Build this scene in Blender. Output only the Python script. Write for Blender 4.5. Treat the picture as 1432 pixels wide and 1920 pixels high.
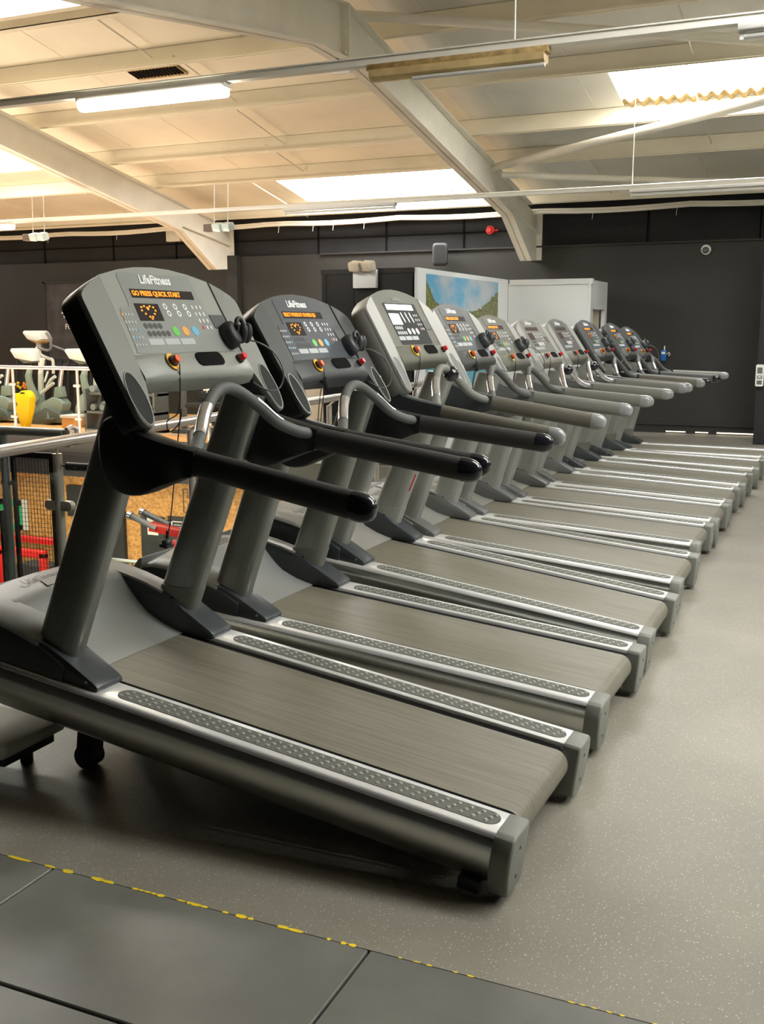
import bpy, bmesh, math, random
from mathutils import Vector, Matrix
random.seed(7)
for o in list(bpy.data.objects): bpy.data.objects.remove(o)
S = bpy.context.scene
COL = S.collection
PI = math.pi

# ------------------------------------------------------------------ camera
FPX, YAW, PITCH, ROLL, HCAM = 1957.264, 0.4185723, 0.1744663, -0.0019637, 1.68056
def cam_axes():
    cy, sy = math.cos(YAW), math.sin(YAW)
    fwd = Vector((-sy*math.cos(PITCH), cy*math.cos(PITCH), -math.sin(PITCH)))
    right = Vector((cy, sy, 0)); up = right.cross(fwd)
    c, s = math.cos(ROLL), math.sin(ROLL)
    return c*right+s*up, -s*right+c*up, fwd
CR, CU, CF = cam_axes()
CAMP = Vector((0, 0, HCAM))
cd = bpy.data.cameras.new('camera'); cam = bpy.data.objects.new('camera', cd); COL.objects.link(cam)
cd.sensor_fit = 'HORIZONTAL'; cd.sensor_width = 36; cd.lens = FPX*36/1432; cd.clip_start = .05; cd.clip_end = 200
m = Matrix((CR, CU, -CF)).transposed().to_4x4(); m.translation = CAMP
cam.matrix_world = m
S.camera = cam
S.view_settings.view_transform = 'Standard'; S.view_settings.look = 'None'
S.view_settings.gamma = 1; S.view_settings.exposure = 0.45

def W(px, py, Y):                      # a point of the place at depth Y
    r = CF + CR*((px-716)/FPX) + CU*((960-py)/FPX)
    return CAMP + r*(Y/r.y)

# ------------------------------------------------------------------ world and lights
w = bpy.data.worlds.new('sky'); S.world = w; w.use_nodes = True
w.node_tree.nodes['Background'].inputs[0].default_value = (.75, .85, 1, 1)
w.node_tree.nodes['Background'].inputs[1].default_value = 1.0
SKYLIGHT = 13.0          # brightness of the daylight coming through the translucent roof sheets
TUBE = 24.0              # lit fluorescent diffusers
def area(name, loc, sx, sy, power, color=(1, 1, 1), rot=(0, 0, 0)):
    l = bpy.data.lights.new(name, 'AREA'); l.shape = 'RECTANGLE'; l.size = sx; l.size_y = sy
    l.energy = power; l.color = color
    o = bpy.data.objects.new(name, l); COL.objects.link(o); o.location = loc; o.rotation_euler = rot
    return o
area('lower_hall_fill', (-9.5, 9.2, -.45), 5.0, .5, 90, (1, .86, .66))  # unseen area light added to fill the lower hall, no fixture modelled
area('lower_hall_fill', (-9.5, 11.2, -1.0), 5.0, .4, 62, (1, .84, .66), (math.radians(62), 0, 0))  # second added fill, tilted at the strand board wall, out of view
area('lower_hall_fill', (-12.5, 11.0, -.3), 7.0, 3.0, 330, (1, .78, .58), (PI, 0, 0))  # added uplight with no fixture, warms and brightens the left ceiling

# ------------------------------------------------------------------ materials
MAT = {}
def mat(name, col, rough=.5, metal=0, emit=None, es=0, spec=.5, coat=0, trans=0, alpha=1, bump=None, var=None, aniso=0):
    if name in MAT: return MAT[name]
    M_ = bpy.data.materials.new(name); M_.use_nodes = True; nt = M_.node_tree; b = nt.nodes['Principled BSDF']
    c = (*col, 1)
    b.inputs['Base Color'].default_value = c; b.inputs['Roughness'].default_value = rough; b.inputs['Metallic'].default_value = metal
    b.inputs['Specular IOR Level'].default_value = spec
    if coat: b.inputs['Coat Weight'].default_value = coat; b.inputs['Coat Roughness'].default_value = .15
    if trans: b.inputs['Transmission Weight'].default_value = trans
    if emit: b.inputs['Emission Color'].default_value = (*emit, 1); b.inputs['Emission Strength'].default_value = es
    tc = nt.nodes.new('ShaderNodeTexCoord')
    if var:     # (scale, amount, [stretch])
        mp = nt.nodes.new('ShaderNodeMapping'); nz = nt.nodes.new('ShaderNodeTexNoise')
        mp.inputs['Scale'].default_value = var[2] if len(var) > 2 else (1, 1, 1)
        nz.inputs['Scale'].default_value = var[0]; nz.inputs['Detail'].default_value = 6
        rp = nt.nodes.new('ShaderNodeMapRange'); rp.inputs['From Min'].default_value = .3; rp.inputs['From Max'].default_value = .7
        rp.inputs['To Min'].default_value = 1-var[1]; rp.inputs['To Max'].default_value = 1+var[1]
        mx = nt.nodes.new('ShaderNodeVectorMath'); mx.operation = 'SCALE'; mx.inputs[0].default_value = col
        L = nt.links.new
        L(tc.outputs['Object'], mp.inputs[0]); L(mp.outputs[0], nz.inputs['Vector']); L(nz.outputs['Fac'], rp.inputs['Value'])
        L(rp.outputs[0], mx.inputs['Scale']); L(mx.outputs[0], b.inputs['Base Color'])
    if bump:    # (scale, strength, distance)
        nz2 = nt.nodes.new('ShaderNodeTexNoise'); nz2.inputs['Scale'].default_value = bump[0]; nz2.inputs['Detail'].default_value = 4
        bp = nt.nodes.new('ShaderNodeBump'); bp.inputs['Strength'].default_value = bump[1]; bp.inputs['Distance'].default_value = bump[2]
        nt.links.new(tc.outputs['Object'], nz2.inputs['Vector']); nt.links.new(nz2.outputs['Fac'], bp.inputs['Height']); nt.links.new(bp.outputs[0], b.inputs['Normal'])
    MAT[name] = M_
    return M_

def glass_mat():
    M_ = bpy.data.materials.new('clear_glass'); M_.use_nodes = True; nt = M_.node_tree
    nt.nodes.remove(nt.nodes['Principled BSDF']); out = nt.nodes['Material Output']
    tr = nt.nodes.new('ShaderNodeBsdfTransparent'); tr.inputs[0].default_value = (.93, .97, .955, 1)
    gl = nt.nodes.new('ShaderNodeBsdfGlossy'); gl.inputs['Roughness'].default_value = .03
    lw = nt.nodes.new('ShaderNodeLayerWeight'); lw.inputs[0].default_value = .5
    pw = nt.nodes.new('ShaderNodeMath'); pw.operation = 'POWER'; pw.inputs[1].default_value = 5.0; nt.links.new(lw.outputs['Facing'], pw.inputs[0])
    fr = nt.nodes.new('ShaderNodeMath'); fr.operation = 'MULTIPLY_ADD'; fr.inputs[1].default_value = .55; fr.inputs[2].default_value = .035; nt.links.new(pw.outputs[0], fr.inputs[0])
    mx = nt.nodes.new('ShaderNodeMixShader')
    nt.links.new(fr.outputs[0], mx.inputs[0]); nt.links.new(tr.outputs[0], mx.inputs[1]); nt.links.new(gl.outputs[0], mx.inputs[2]); nt.links.new(mx.outputs[0], out.inputs[0])
    MAT['clear_glass'] = M_; return M_
glass_mat()

def floor_mat():
    M_ = bpy.data.materials.new('speckled_vinyl'); M_.use_nodes = True; nt = M_.node_tree; b = nt.nodes['Principled BSDF']; N = nt.nodes.new; L = nt.links.new
    tc = N('ShaderNodeTexCoord')
    vo = N('ShaderNodeTexVoronoi'); vo.inputs['Scale'].default_value = 95; L(tc.outputs['Object'], vo.inputs['Vector'])
    lt = N('ShaderNodeMath'); lt.operation = 'LESS_THAN'; lt.inputs[1].default_value = .20; L(vo.outputs['Distance'], lt.inputs[0])
    sp = N('ShaderNodeSeparateColor'); L(vo.outputs['Color'], sp.inputs[0])
    gt = N('ShaderNodeMath'); gt.operation = 'GREATER_THAN'; gt.inputs[1].default_value = .55; L(sp.outputs[0], gt.inputs[0])
    ml = N('ShaderNodeMath'); ml.operation = 'MULTIPLY'; L(lt.outputs[0], ml.inputs[0]); L(gt.outputs[0], ml.inputs[1])
    vo2 = N('ShaderNodeTexVoronoi'); vo2.inputs['Scale'].default_value = 210; L(tc.outputs['Object'], vo2.inputs['Vector'])
    lt2 = N('ShaderNodeMath'); lt2.operation = 'LESS_THAN'; lt2.inputs[1].default_value = .28; L(vo2.outputs['Distance'], lt2.inputs[0])
    sp2 = N('ShaderNodeSeparateColor'); L(vo2.outputs['Color'], sp2.inputs[0])
    gt2 = N('ShaderNodeMath'); gt2.operation = 'GREATER_THAN'; gt2.inputs[1].default_value = .6; L(sp2.outputs[1], gt2.inputs[0])
    ml2 = N('ShaderNodeMath'); ml2.operation = 'MULTIPLY'; L(lt2.outputs[0], ml2.inputs[0]); L(gt2.outputs[0], ml2.inputs[1])
    nz = N('ShaderNodeTexNoise'); nz.inputs['Scale'].default_value = 1.6; nz.inputs['Detail'].default_value = 8; L(tc.outputs['Object'], nz.inputs['Vector'])
    cr = N('ShaderNodeValToRGB'); cr.color_ramp.elements[0].position = .3; cr.color_ramp.elements[0].color = (.190, .178, .142, 1)
    cr.color_ramp.elements[1].position = .7; cr.color_ramp.elements[1].color = (.240, .226, .182, 1); L(nz.outputs['Fac'], cr.inputs[0])
    m1 = N('ShaderNodeMix'); m1.data_type = 'RGBA'; m1.inputs[7].default_value = (.50, .48, .41, 1); L(ml.outputs[0], m1.inputs[0]); L(cr.outputs[0], m1.inputs[6])
    m2 = N('ShaderNodeMix'); m2.data_type = 'RGBA'; m2.inputs[7].default_value = (.34, .325, .275, 1); L(ml2.outputs[0], m2.inputs[0]); L(m1.outputs[2], m2.inputs[6])
    L(m2.outputs[2], b.inputs['Base Color']); b.inputs['Roughness'].default_value = .42
    n3 = N('ShaderNodeTexNoise'); n3.inputs['Scale'].default_value = 160; L(tc.outputs['Object'], n3.inputs['Vector'])
    bp = N('ShaderNodeBump'); bp.inputs['Strength'].default_value = .15; bp.inputs['Distance'].default_value = .002; L(n3.outputs['Fac'], bp.inputs['Height']); L(bp.outputs[0], b.inputs['Normal'])
    MAT['speckled_vinyl'] = M_
floor_mat()

def osb_mat():
    M_ = bpy.data.materials.new('strand_board'); M_.use_nodes = True; nt = M_.node_tree; b = nt.nodes['Principled BSDF']; N = nt.nodes.new; L = nt.links.new
    tc = N('ShaderNodeTexCoord'); mp = N('ShaderNodeMapping'); mp.inputs['Scale'].default_value = (1, 1, 1.6); L(tc.outputs['Object'], mp.inputs[0])
    vo = N('ShaderNodeTexVoronoi'); vo.inputs['Scale'].default_value = 22; L(mp.outputs[0], vo.inputs['Vector'])
    nz = N('ShaderNodeTexNoise'); nz.inputs['Scale'].default_value = 30; nz.inputs['Distortion'].default_value = 2; L(mp.outputs[0], nz.inputs['Vector'])
    ad = N('ShaderNodeMix'); ad.data_type = 'RGBA'; ad.inputs[0].default_value = .5; L(vo.outputs['Color'], ad.inputs[6]); L(nz.outputs['Color'], ad.inputs[7])
    cr = N('ShaderNodeValToRGB'); e = cr.color_ramp.elements; e[0].position = .25; e[0].color = (.36, .16, .035, 1); e[1].position = .7; e[1].color = (.72, .38, .11, 1)
    L(ad.outputs[2], cr.inputs[0]); L(cr.outputs[0], b.inputs['Base Color']); b.inputs['Roughness'].default_value = .7
    MAT['strand_board'] = M_
osb_mat()

def mural_mat():
    M_ = bpy.data.materials.new('landscape_print'); M_.use_nodes = True; nt = M_.node_tree; b = nt.nodes['Principled BSDF']; N = nt.nodes.new; L = nt.links.new
    tc = N('ShaderNodeTexCoord'); sx = N('ShaderNodeSeparateXYZ'); L(tc.outputs['Generated'], sx.inputs[0])   # y along, z up
    # tree line height: high at both ends, low in the middle, rough with noise
    def math_(op, a, b_=None):
        n = N('ShaderNodeMath'); n.operation = op
        for i, v in enumerate((a, b_)):
            if v is None: continue
            if isinstance(v, (int, float)): n.inputs[i].default_value = v
            else: L(v, n.inputs[i])
        return n.outputs[0]
    y = sx.outputs[1]; z = sx.outputs[2]
    lf = math_('MULTIPLY', math_('POWER', math_('MAXIMUM', math_('SUBTRACT', .27, y), 0.0), 2.0), 5.8)
    rt = math_('MULTIPLY', math_('POWER', math_('MAXIMUM', math_('SUBTRACT', y, .5), 0.0), 2.0), 1.5)
    h = math_('ADD', lf, rt)
    nz = N('ShaderNodeTexNoise'); nz.inputs['Scale'].default_value = 14; nz.inputs['Detail'].default_value = 8; L(tc.outputs['Generated'], nz.inputs['Vector'])
    line = math_('ADD', math_('ADD', h, .48), math_('MULTIPLY', math_('SUBTRACT', nz.outputs['Fac'], .5), .22))
    line = math_('ADD', math_('MULTIPLY', line, .5253), .4747)
    tree = math_('LESS_THAN', z, line)
    nc = N('ShaderNodeTexNoise'); nc.inputs['Scale'].default_value = 3.2; nc.inputs['Detail'].default_value = 5; L(tc.outputs['Generated'], nc.inputs['Vector'])
    sky = N('ShaderNodeValToRGB'); e = sky.color_ramp.elements; e[0].position = .45; e[0].color = (.10, .33, .50, 1); e[1].position = .62; e[1].color = (.42, .46, .48, 1); L(nc.outputs['Fac'], sky.inputs[0])
    nt2 = N('ShaderNodeTexNoise'); nt2.inputs['Scale'].default_value = 40; nt2.inputs['Detail'].default_value = 4; L(tc.outputs['Generated'], nt2.inputs['Vector'])
    gr = N('ShaderNodeValToRGB'); e = gr.color_ramp.elements; e[0].position = .35; e[0].color = (.03, .05, .02, 1); e[1].position = .65; e[1].color = (.24, .24, .05, 1); L(nt2.outputs['Fac'], gr.inputs[0])
    mx = N('ShaderNodeMix'); mx.data_type = 'RGBA'; L(tree, mx.inputs[0]); L(sky.outputs[0], mx.inputs[6]); L(gr.outputs[0], mx.inputs[7])
    wt = math_('LESS_THAN', z, .42)
    m3 = N('ShaderNodeMix'); m3.data_type = 'RGBA'; m3.inputs[7].default_value = (.07, .30, .38, 1); L(wt, m3.inputs[0]); L(mx.outputs[2], m3.inputs[6])
    L(m3.outputs[2], b.inputs['Base Color']); b.inputs['Roughness'].default_value = .35
    MAT['landscape_print'] = M_
mural_mat()

mat('cream_paint', (.86, .80, .64), .65, var=(1.2, .07))
mat('steel_paint', (.80, .76, .65), .5, var=(2.5, .06))
mat('roof_sheet', (.84, .78, .63), .7, var=(.9, .08))
mat('roof_sheet_cool', (.74, .72, .64), .7, var=(.9, .1))
mat('black_wall', (.021, .0212, .0185), .55, var=(1.1, .18))
mat('dark_block', (.014, .014, .0145), .8, var=(3, .2))
mat('dark_wall_front', (.03, .03, .03), .8)
mat('skylight_sheet', (.9, .95, 1), .5, emit=(1, .985, .96), es=SKYLIGHT)
mat('lit_diffuser', (1, .95, .85), .4, emit=(1, .90, .72), es=TUBE)
mat('dusty_diffuser', (.66, .50, .24), .5, var=(8, .2))
mat('white_plastic', (.75, .75, .72), .4)
mat('trunk_paint', (.90, .88, .80), .4)
mat('rubber', (.150, .153, .134), .38, bump=(220, .25, .002), var=(2.2, .25))
mat('gap_black', (.006, .006, .006), .9, spec=.1)
mat('yellow_tape', (.85, .62, .02), .55)
mat('black_plastic', (.012, .013, .014), .38)
mat('soft_black', (.02, .021, .022), .55)
mat('foam_black', (.035, .035, .033), .62, bump=(300, .3, .001))
mat('foam_grey', (.10, .105, .10), .6, bump=(300, .3, .001))
mat('foam_light', (.17, .178, .155), .55)
mat('foam_olive', (.125, .122, .094), .55)
mat('gloss_black', (.015, .015, .02), .15, coat=.5)
mat('gloss_grey', (.25, .26, .26), .2, coat=.4)
mat('speaker_mesh', (.022, .026, .023), .7, spec=.2)
mat('rail_satin', (.86, .87, .86), .34, .5)
mat('aluminium', (.62, .63, .62), .30, 1, bump=(60, .05, .001), var=(5, .05, (.2, 2, 2)))
mat('aluminium_side', (.62, .64, .61), .27, 1, var=(14, .06, (.3, 1, 1)))
mat('upright_grey', (.24, .25, .225), .33, .55, var=(5, .06))
mat('upright_light', (.32, .33, .30), .35, .4)
mat('sleeve_grey', (.16, .165, .14), .45)
mat('foot_dark', (.045, .052, .055), .38)
mat('foot_grey', (.13, .135, .13), .4)
mat('hood_grey', (.25, .26, .245), .42, bump=(250, .12, .001))
mat('hood_light', (.27, .27, .245), .45, bump=(250, .12, .001))
mat('pad_grey', (.115, .12, .10), .65, spec=.3)
mat('stud', (.26, .27, .24), .28)
mat('cap_grey', (.19, .198, .172), .48, bump=(250, .1, .001))
mat('chrome', (.85, .85, .87), .2, .9)
mat('stainless', (.78, .72, .66), .26, .8)
mat('stainless_soft', (.66, .60, .52), .4, .45)
mat('grey_tube', (.34, .38, .36), .4, .3)
mat('screen', (.02, .015, .012), .6, spec=.15)
mat('screen_off', (.05, .02, .016), .6, spec=.15)
mat('screen_white', (.8, .8, .82), .2, emit=(.9, .93, 1), es=.8)
mat('orange_led', (.9, .25, .01), .5, emit=(1, .24, .006), es=1.15)
mat('white_ink', (.82, .84, .82), .5)
mat('pale_ink', (.42, .46, .46), .5)
mat('dark_ink', (.04, .045, .045), .5)
mat('green_key', (.12, .55, .08), .4); mat('orange_key', (.75, .35, .06), .4); mat('blue_key', (.12, .42, .62), .4)
mat('red_knob', (.75, .02, .02), .3); mat('stop_red', (.85, .12, .03), .35); mat('stop_yellow', (.85, .45, .02), .4)
mat('red_steel', (.42, .012, .010), .28, coat=.3)
mat('wood_edge', (.72, .36, .12), .5, var=(4, .1)); mat('dark_floor', (.09, .085, .08), .6)
mat('bike_green', (.25, .30, .25), .45); mat('bike_dark', (.10, .12, .10), .5); mat('bike_light', (.62, .64, .58), .4)
mat('yellow_bag', (.9, .62, .0), .5); mat('orange_bag', (.85, .25, .02), .5); mat('tape_red', (.6, .03, .02), .5)
mat('white_laminate', (.66, .68, .67), .35); mat('black_laminate', (.013, .013, .013), .32, var=(2, .5, (1, 1, .2)))
mat('beige_panel', (.52, .45, .34), .6); mat('paper', (.72, .70, .62), .7); mat('board_black', (.02, .022, .02), .6, var=(6, .4))
mat('chalkboard', (.045, .042, .042), .6, var=(4, .5)); mat('sign_green', (.02, .45, .15), .5)
mat('alarm_red', (.8, .04, .03), .4); mat('blue_plastic', (.01, .12, .42), .4); mat('speaker_grey', (.05, .05, .052), .6)
mat('light_gap', (1, .9, .7), .5, emit=(1, .86, .6), es=1.6)
mat('turquoise', (.10, .42, .5), .3); mat('lamp_housing', (.16, .12, .10), .5); mat('lens_pale', (.6, .7, .68), .2)
mat('vinyl_pad', (.50, .50, .42), .5); mat('amber_dirt', (.42, .29, .12), .7, var=(20, .4))

def belt_mat():
    M_ = bpy.data.materials.new('belt'); M_.use_nodes = True; nt = M_.node_tree; b = nt.nodes['Principled BSDF']; N = nt.nodes.new; L = nt.links.new
    tc = N('ShaderNodeTexCoord'); mp = N('ShaderNodeMapping'); mp.inputs['Scale'].default_value = (1.6, 60, 8); L(tc.outputs['Object'], mp.inputs[0])
    nz = N('ShaderNodeTexNoise'); nz.inputs['Scale'].default_value = 1.6; nz.inputs['Detail'].default_value = 8; nz.inputs['Roughness'].default_value = .7; L(mp.outputs[0], nz.inputs['Vector'])
    cr = N('ShaderNodeValToRGB'); e = cr.color_ramp.elements; e[0].position = .32; e[0].color = (.110, .103, .075, 1); e[1].position = .68; e[1].color = (.195, .184, .138, 1)
    L(nz.outputs['Fac'], cr.inputs[0]); L(cr.outputs[0], b.inputs['Base Color']); b.inputs['Roughness'].default_value = .46
    n3 = N('ShaderNodeTexNoise'); n3.inputs['Scale'].default_value = 350; L(tc.outputs['Object'], n3.inputs['Vector'])
    bp = N('ShaderNodeBump'); bp.inputs['Strength'].default_value = .2; bp.inputs['Distance'].default_value = .001; L(n3.outputs['Fac'], bp.inputs['Height']); L(bp.outputs[0], b.inputs['Normal'])
    MAT['belt'] = M_
belt_mat()

# ------------------------------------------------------------------ mesh helpers
class MB:
    def __init__(s): s.v = []; s.f = []
    def add(s, v, f):
        n = len(s.v); s.v += [tuple(p) for p in v]; s.f += [tuple(i+n for i in q) for q in f]; return s
    def box(s, c, d, R=None):
        h = Vector(d)/2; c = Vector(c)
        P = [Vector((x*h.x, y*h.y, z*h.z)) for x in (-1, 1) for y in (-1, 1) for z in (-1, 1)]
        if R is not None: P = [R @ p for p in P]
        return s.add([p+c for p in P], [(0, 1, 3, 2), (4, 6, 7, 5), (0, 4, 5, 1), (2, 3, 7, 6), (0, 2, 6, 4), (1, 5, 7, 3)])
    def box2(s, a, b):
        a = Vector(a); b = Vector(b); return s.box((a+b)/2, b-a)
    def prism(s, poly, a, b, fn):        # fn(u, v, t) -> point ; extrude from t=a to t=b
        n = len(poly)
        V = [fn(u, v, a) for u, v in poly]+[fn(u, v, b) for u, v in poly]
        F = [tuple(range(n))[::-1], tuple(range(n, 2*n))]+[(i, (i+1) % n, n+(i+1) % n, n+i) for i in range(n)]
        return s.add(V, F)
    def loft(s, rings, cap=True, closed=False):
        n = len(rings[0]); V = [p for r in rings for p in r]; F = []
        m_ = len(rings)
        for k in range(m_ if closed else m_-1):
            a = k*n; b = ((k+1) % m_)*n
            F += [(a+i, a+(i+1) % n, b+(i+1) % n, b+i) for i in range(n)]
        if cap and not closed: F += [tuple(range(n))[::-1], tuple(range((m_-1)*n, m_*n))]
        return s.add(V, F)
    def tube(s, pts, r, n=12, cap=True, closed=False):
        P = [Vector(p) for p in pts]; rings = []
        rr = r if isinstance(r, (list, tuple)) else [r]*len(P)
        nrm = None
        for i, p in enumerate(P):
            if closed: t = P[(i+1) % len(P)]-P[i-1]
            else: t = (P[min(i+1, len(P)-1)]-P[max(i-1, 0)])
            t.normalize()
            if nrm is None:
                nrm = t.orthogonal().normalized()
            else:
                nrm = (nrm-t*nrm.dot(t)); nrm.normalize()
            bn = t.cross(nrm)
            rings.append([p+(nrm*math.cos(2*PI*k/n)+bn*math.sin(2*PI*k/n))*rr[i] for k in range(n)])
        return s.loft(rings, cap, closed)
    def cyl(s, a, b, r, n=16, r2=None):
        return s.tube([a, b], [r, r if r2 is None else r2], n)
    def ball(s, c, r, nu=16, nv=10):
        r = Vector(r) if not isinstance(r, (int, float)) else Vector((r, r, r)); c = Vector(c)
        rings = []
        for j in range(1, nv):
            th = PI*j/nv
            rings.append([c+Vector((r.x*math.sin(th)*math.cos(2*PI*i/nu), r.y*math.sin(th)*math.sin(2*PI*i/nu), r.z*math.cos(th))) for i in range(nu)])
        n0 = len(s.v); s.loft(rings, False)
        t = len(s.v); s.v += [tuple(c+Vector((0, 0, r.z))), tuple(c-Vector((0, 0, r.z)))]
        s.f += [(t, n0+(i+1) % nu, n0+i) for i in range(nu)]+[(t+1, n0+(nv-2)*nu+i, n0+(nv-2)*nu+(i+1) % nu) for i in range(nu)]
        return s
    def mesh(s, name, material, smooth=35, bevel=0, seg=2):
        me = bpy.data.meshes.new(name); me.from_pydata(s.v, [], s.f)
        bm = bmesh.new(); bm.from_mesh(me)
        bmesh.ops.recalc_face_normals(bm, faces=bm.faces)
        if bevel:
            es = [e for e in bm.edges if len(e.link_faces) == 2 and e.calc_face_angle(0) > math.radians(28)]
            bmesh.ops.bevel(bm, geom=es, offset=bevel, segments=seg, profile=.5, affect='EDGES', clamp_overlap=True)
        bm.to_mesh(me); bm.free()
        if smooth:
            me.shade_smooth(); me.set_sharp_from_angle(angle=math.radians(smooth))
        me.materials.append(MAT[material])
        return me

def catmull(P, k=6, closed=False):
    P = [Vector(p) for p in P]; out = []; n = len(P)
    for i in range(n if closed else n-1):
        p0 = P[(i-1) % n] if closed or i > 0 else P[0]; p1 = P[i]; p2 = P[(i+1) % n]; p3 = P[(i+2) % n] if closed or i+2 < n else P[-1]
        for j in range(k):
            t = j/k
            out.append(.5*((2*p1)+(-p0+p2)*t+(2*p0-5*p1+4*p2-p3)*t*t+(-p0+3*p1-3*p2+p3)*t**3))
    if not closed: out.append(P[-1])
    return out
def ellipse(cu, cv, a, b, n=28): return [(cu+a*math.cos(2*PI*i/n), cv+b*math.sin(2*PI*i/n)) for i in range(n)]
def rrect(u0, v0, u1, v1, r, n=5):
    out = []
    for cx, cy, a0 in ((u1-r, v1-r, 0), (u0+r, v1-r, 90), (u0+r, v0+r, 180), (u1-r, v0+r, 270)):
        for i in range(n+1):
            a = math.radians(a0+90*i/n); out.append((cx+r*math.cos(a), cy+r*math.sin(a)))
    return out

def link(name, me, parent=None, **props):
    o = bpy.data.objects.new(name, me); COL.objects.link(o)
    if parent: o.parent = parent
    for k, v in props.items(): o[k] = v
    return o
def thing(name, label, cat, loc=(0, 0, 0), rot=(0, 0, 0), group=None):
    o = bpy.data.objects.new(name, None); COL.objects.link(o); o.location = loc; o.rotation_euler = rot; o.empty_display_size = .1
    o['label'] = label; o['category'] = cat
    if group: o['group'] = group
    return o
def solo(name, me, label, cat, group=None, loc=(0, 0, 0)):
    o = link(name, me); o['label'] = label; o['category'] = cat; o.location = loc
    if group: o['group'] = group
    return o
def struct(name, me): return link(name, me, kind='structure')

def text_mesh(body, size, depth, material, shear=0, align='LEFT', bold=0):
    c = bpy.data.curves.new('t', 'FONT'); c.body = body; c.size = size; c.extrude = depth; c.shear = shear; c.align_x = align; c.offset = bold
    c.resolution_u = 2
    o = bpy.data.objects.new('t', c); COL.objects.link(o)
    bpy.context.view_layer.update()
    me = bpy.data.meshes.new_from_object(o.evaluated_get(bpy.context.evaluated_depsgraph_get()))
    bpy.data.objects.remove(o); bpy.data.curves.remove(c)
    me.materials.clear(); me.materials.append(MAT[material])
    return me

# ================================================================== the building
WY = 17.3                      # far wall
def far_sheet(y): return 3.80+(17.35-y)*.188
RZ = far_sheet(10.0)
def near_sheet(y): return RZ-(10.0-y)*.12
XL, XR, YN = -20.0, 6.0, -4.0
RAIL = lambda y: -3.86-.065*(y-3.9)       # balustrade line at the edge of the landing

# floors
b = MB(); t = .25
poly = [(XR, 2.372), (XR, 17.6), (-20, 17.6), (-20, 13.0), (-7.4, 13.0), (-7.4, 11.6), (RAIL(11.6)-.1, 11.6), (RAIL(4.6)-.30, 4.75), (RAIL(2.3)-.3, 2.372)]
b.prism(poly, -t, 0, lambda u, v, k: (u, v, k)); struct('floor', b.mesh('floor', 'speckled_vinyl', 0))
b = MB(); b.box2((-20, YN, -t), (XR, 2.372, -.012)); struct('floor', b.mesh('floor_base', 'gap_black', 0))
b = MB()
for r, (y1, y0) in enumerate([(2.366, 1.850), (1.840, 1.32), (1.31, .80)]):
    off = (0, .0, .3)[r]
    for k in range(-7, 6):
        x0 = -1.093+off+k*1.095
        b.box2((x0+.004, y0, -.012), (x0+1.091, y1, .004))
struct('floor', b.mesh('rubber_tiles', 'rubber', 30, bevel=.003, seg=1))
b = MB(); b.box2((-20, 13.0, 0), (-7.6, 17.3, .012)); struct('floor', b.mesh('timber_floor', 'wood_edge', 0))
b = MB(); b.box2((-20, -4, -3.4), (-3, 14.0, -3.2)); struct('floor', b.mesh('lower_floor', 'dark_floor', 0))
# worn tape
random.seed(3)
tt = thing('floor_tape', 'worn yellow tape line along the joint between black rubber tiles and speckled floor', 'tape', (0, 2.366, .004))
segs = [(15, 62), (85, 107), (120, 141), (173, 196), (192, 218), (249, 262), (262, 272), (272, 285), (285, 296), (296, 310), (333, 350), (352, 360), (357, 380), (378, 392), (418, 430), (443, 464), (466, 478), (521, 545), (542, 572), (614, 622), (640, 652), (655, 670), (748, 756), (775, 790), (800, 812), (850, 860), (876, 890), (1064, 1080), (1085, 1100), (1108, 1120), (1135, 1150), (1162, 1172), (1222, 1240)]
for a, c in segs:
    def at(px):
        py = 1605+.2600*(px-15)
        r = CF+CR*((px-716)/FPX)+CU*((960-py)/FPX); p = CAMP+r*(-HCAM/r.z); return p
    A = at(a); B = at(c); n = 10; ww = random.uniform(.006, .011)*(1.15 if c-a > 20 else .8)*(1 if a < 700 else .5)
    L_ = (B.x-A.x)/2; cx = (A.x+B.x)/2
    pts = [(cx+L_*math.cos(2*PI*i/n)*random.uniform(.85, 1.1), 2.366+ww*math.sin(2*PI*i/n)*random.uniform(.6, 1.1)) for i in range(n)]
    b = MB(); b.prism(pts, .0003, .0012, lambda u, v, k: (u, v-2.366, k)); link('tape_fragment', b.mesh('tape_fragment', 'yellow_tape', 0), tt)

# walls
b = MB(); b.box2((XL, WY, -.0), (XR, WY+.12, 3.0)); struct('wall_back', b.mesh('wall_back', 'black_wall', 0))
b = MB(); b.box2((XL, WY+.12, 2.9), (XR, WY+.4, 4.2)); struct('wall_back', b.mesh('wall_back_upper', 'dark_block', 0))
b = MB()
for x in (-19, -17.2, -15.35, -13.6, -12.1, -9.0, -7.65, -6.2, -3.1, -1.4, .4): b.box2((x-.012, WY+.10, 3.0), (x+.012, WY+.13, 3.62))
b.box2((XL, WY+.09, 3.28), (-4.95, WY+.125, 3.29))
struct('trim_1', b.mesh('block_joints', 'gap_black', 0))
b = MB(); b.box2((-10.84, WY-.12, 0), (-10.6, WY, 3.02)); struct('trim_2', b.mesh('column_casing', 'black_wall', 0))
b = MB(); b.box2((-8.9, WY-.05, 2.985), (6, WY+.06, 3.01)); struct('trim_3', b.mesh('lining_cap', 'black_wall', 0))
b = MB(); b.box2((XL-.2, YN, -3.4), (XL, WY+.4, 4.3)); struct('wall_left', b.mesh('wall_left', 'dark_wall_front', 0))
b = MB(); b.box2((XR, YN, 0), (XR+.2, WY+.4, 4.3)); struct('wall_right', b.mesh('wall_right', 'black_wall', 0))
b = MB(); b.box2((XL, YN-.2, -3.4), (XR, YN, 4.3)); struct('wall_front', b.mesh('wall_front', 'dark_wall_front', 0))
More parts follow.
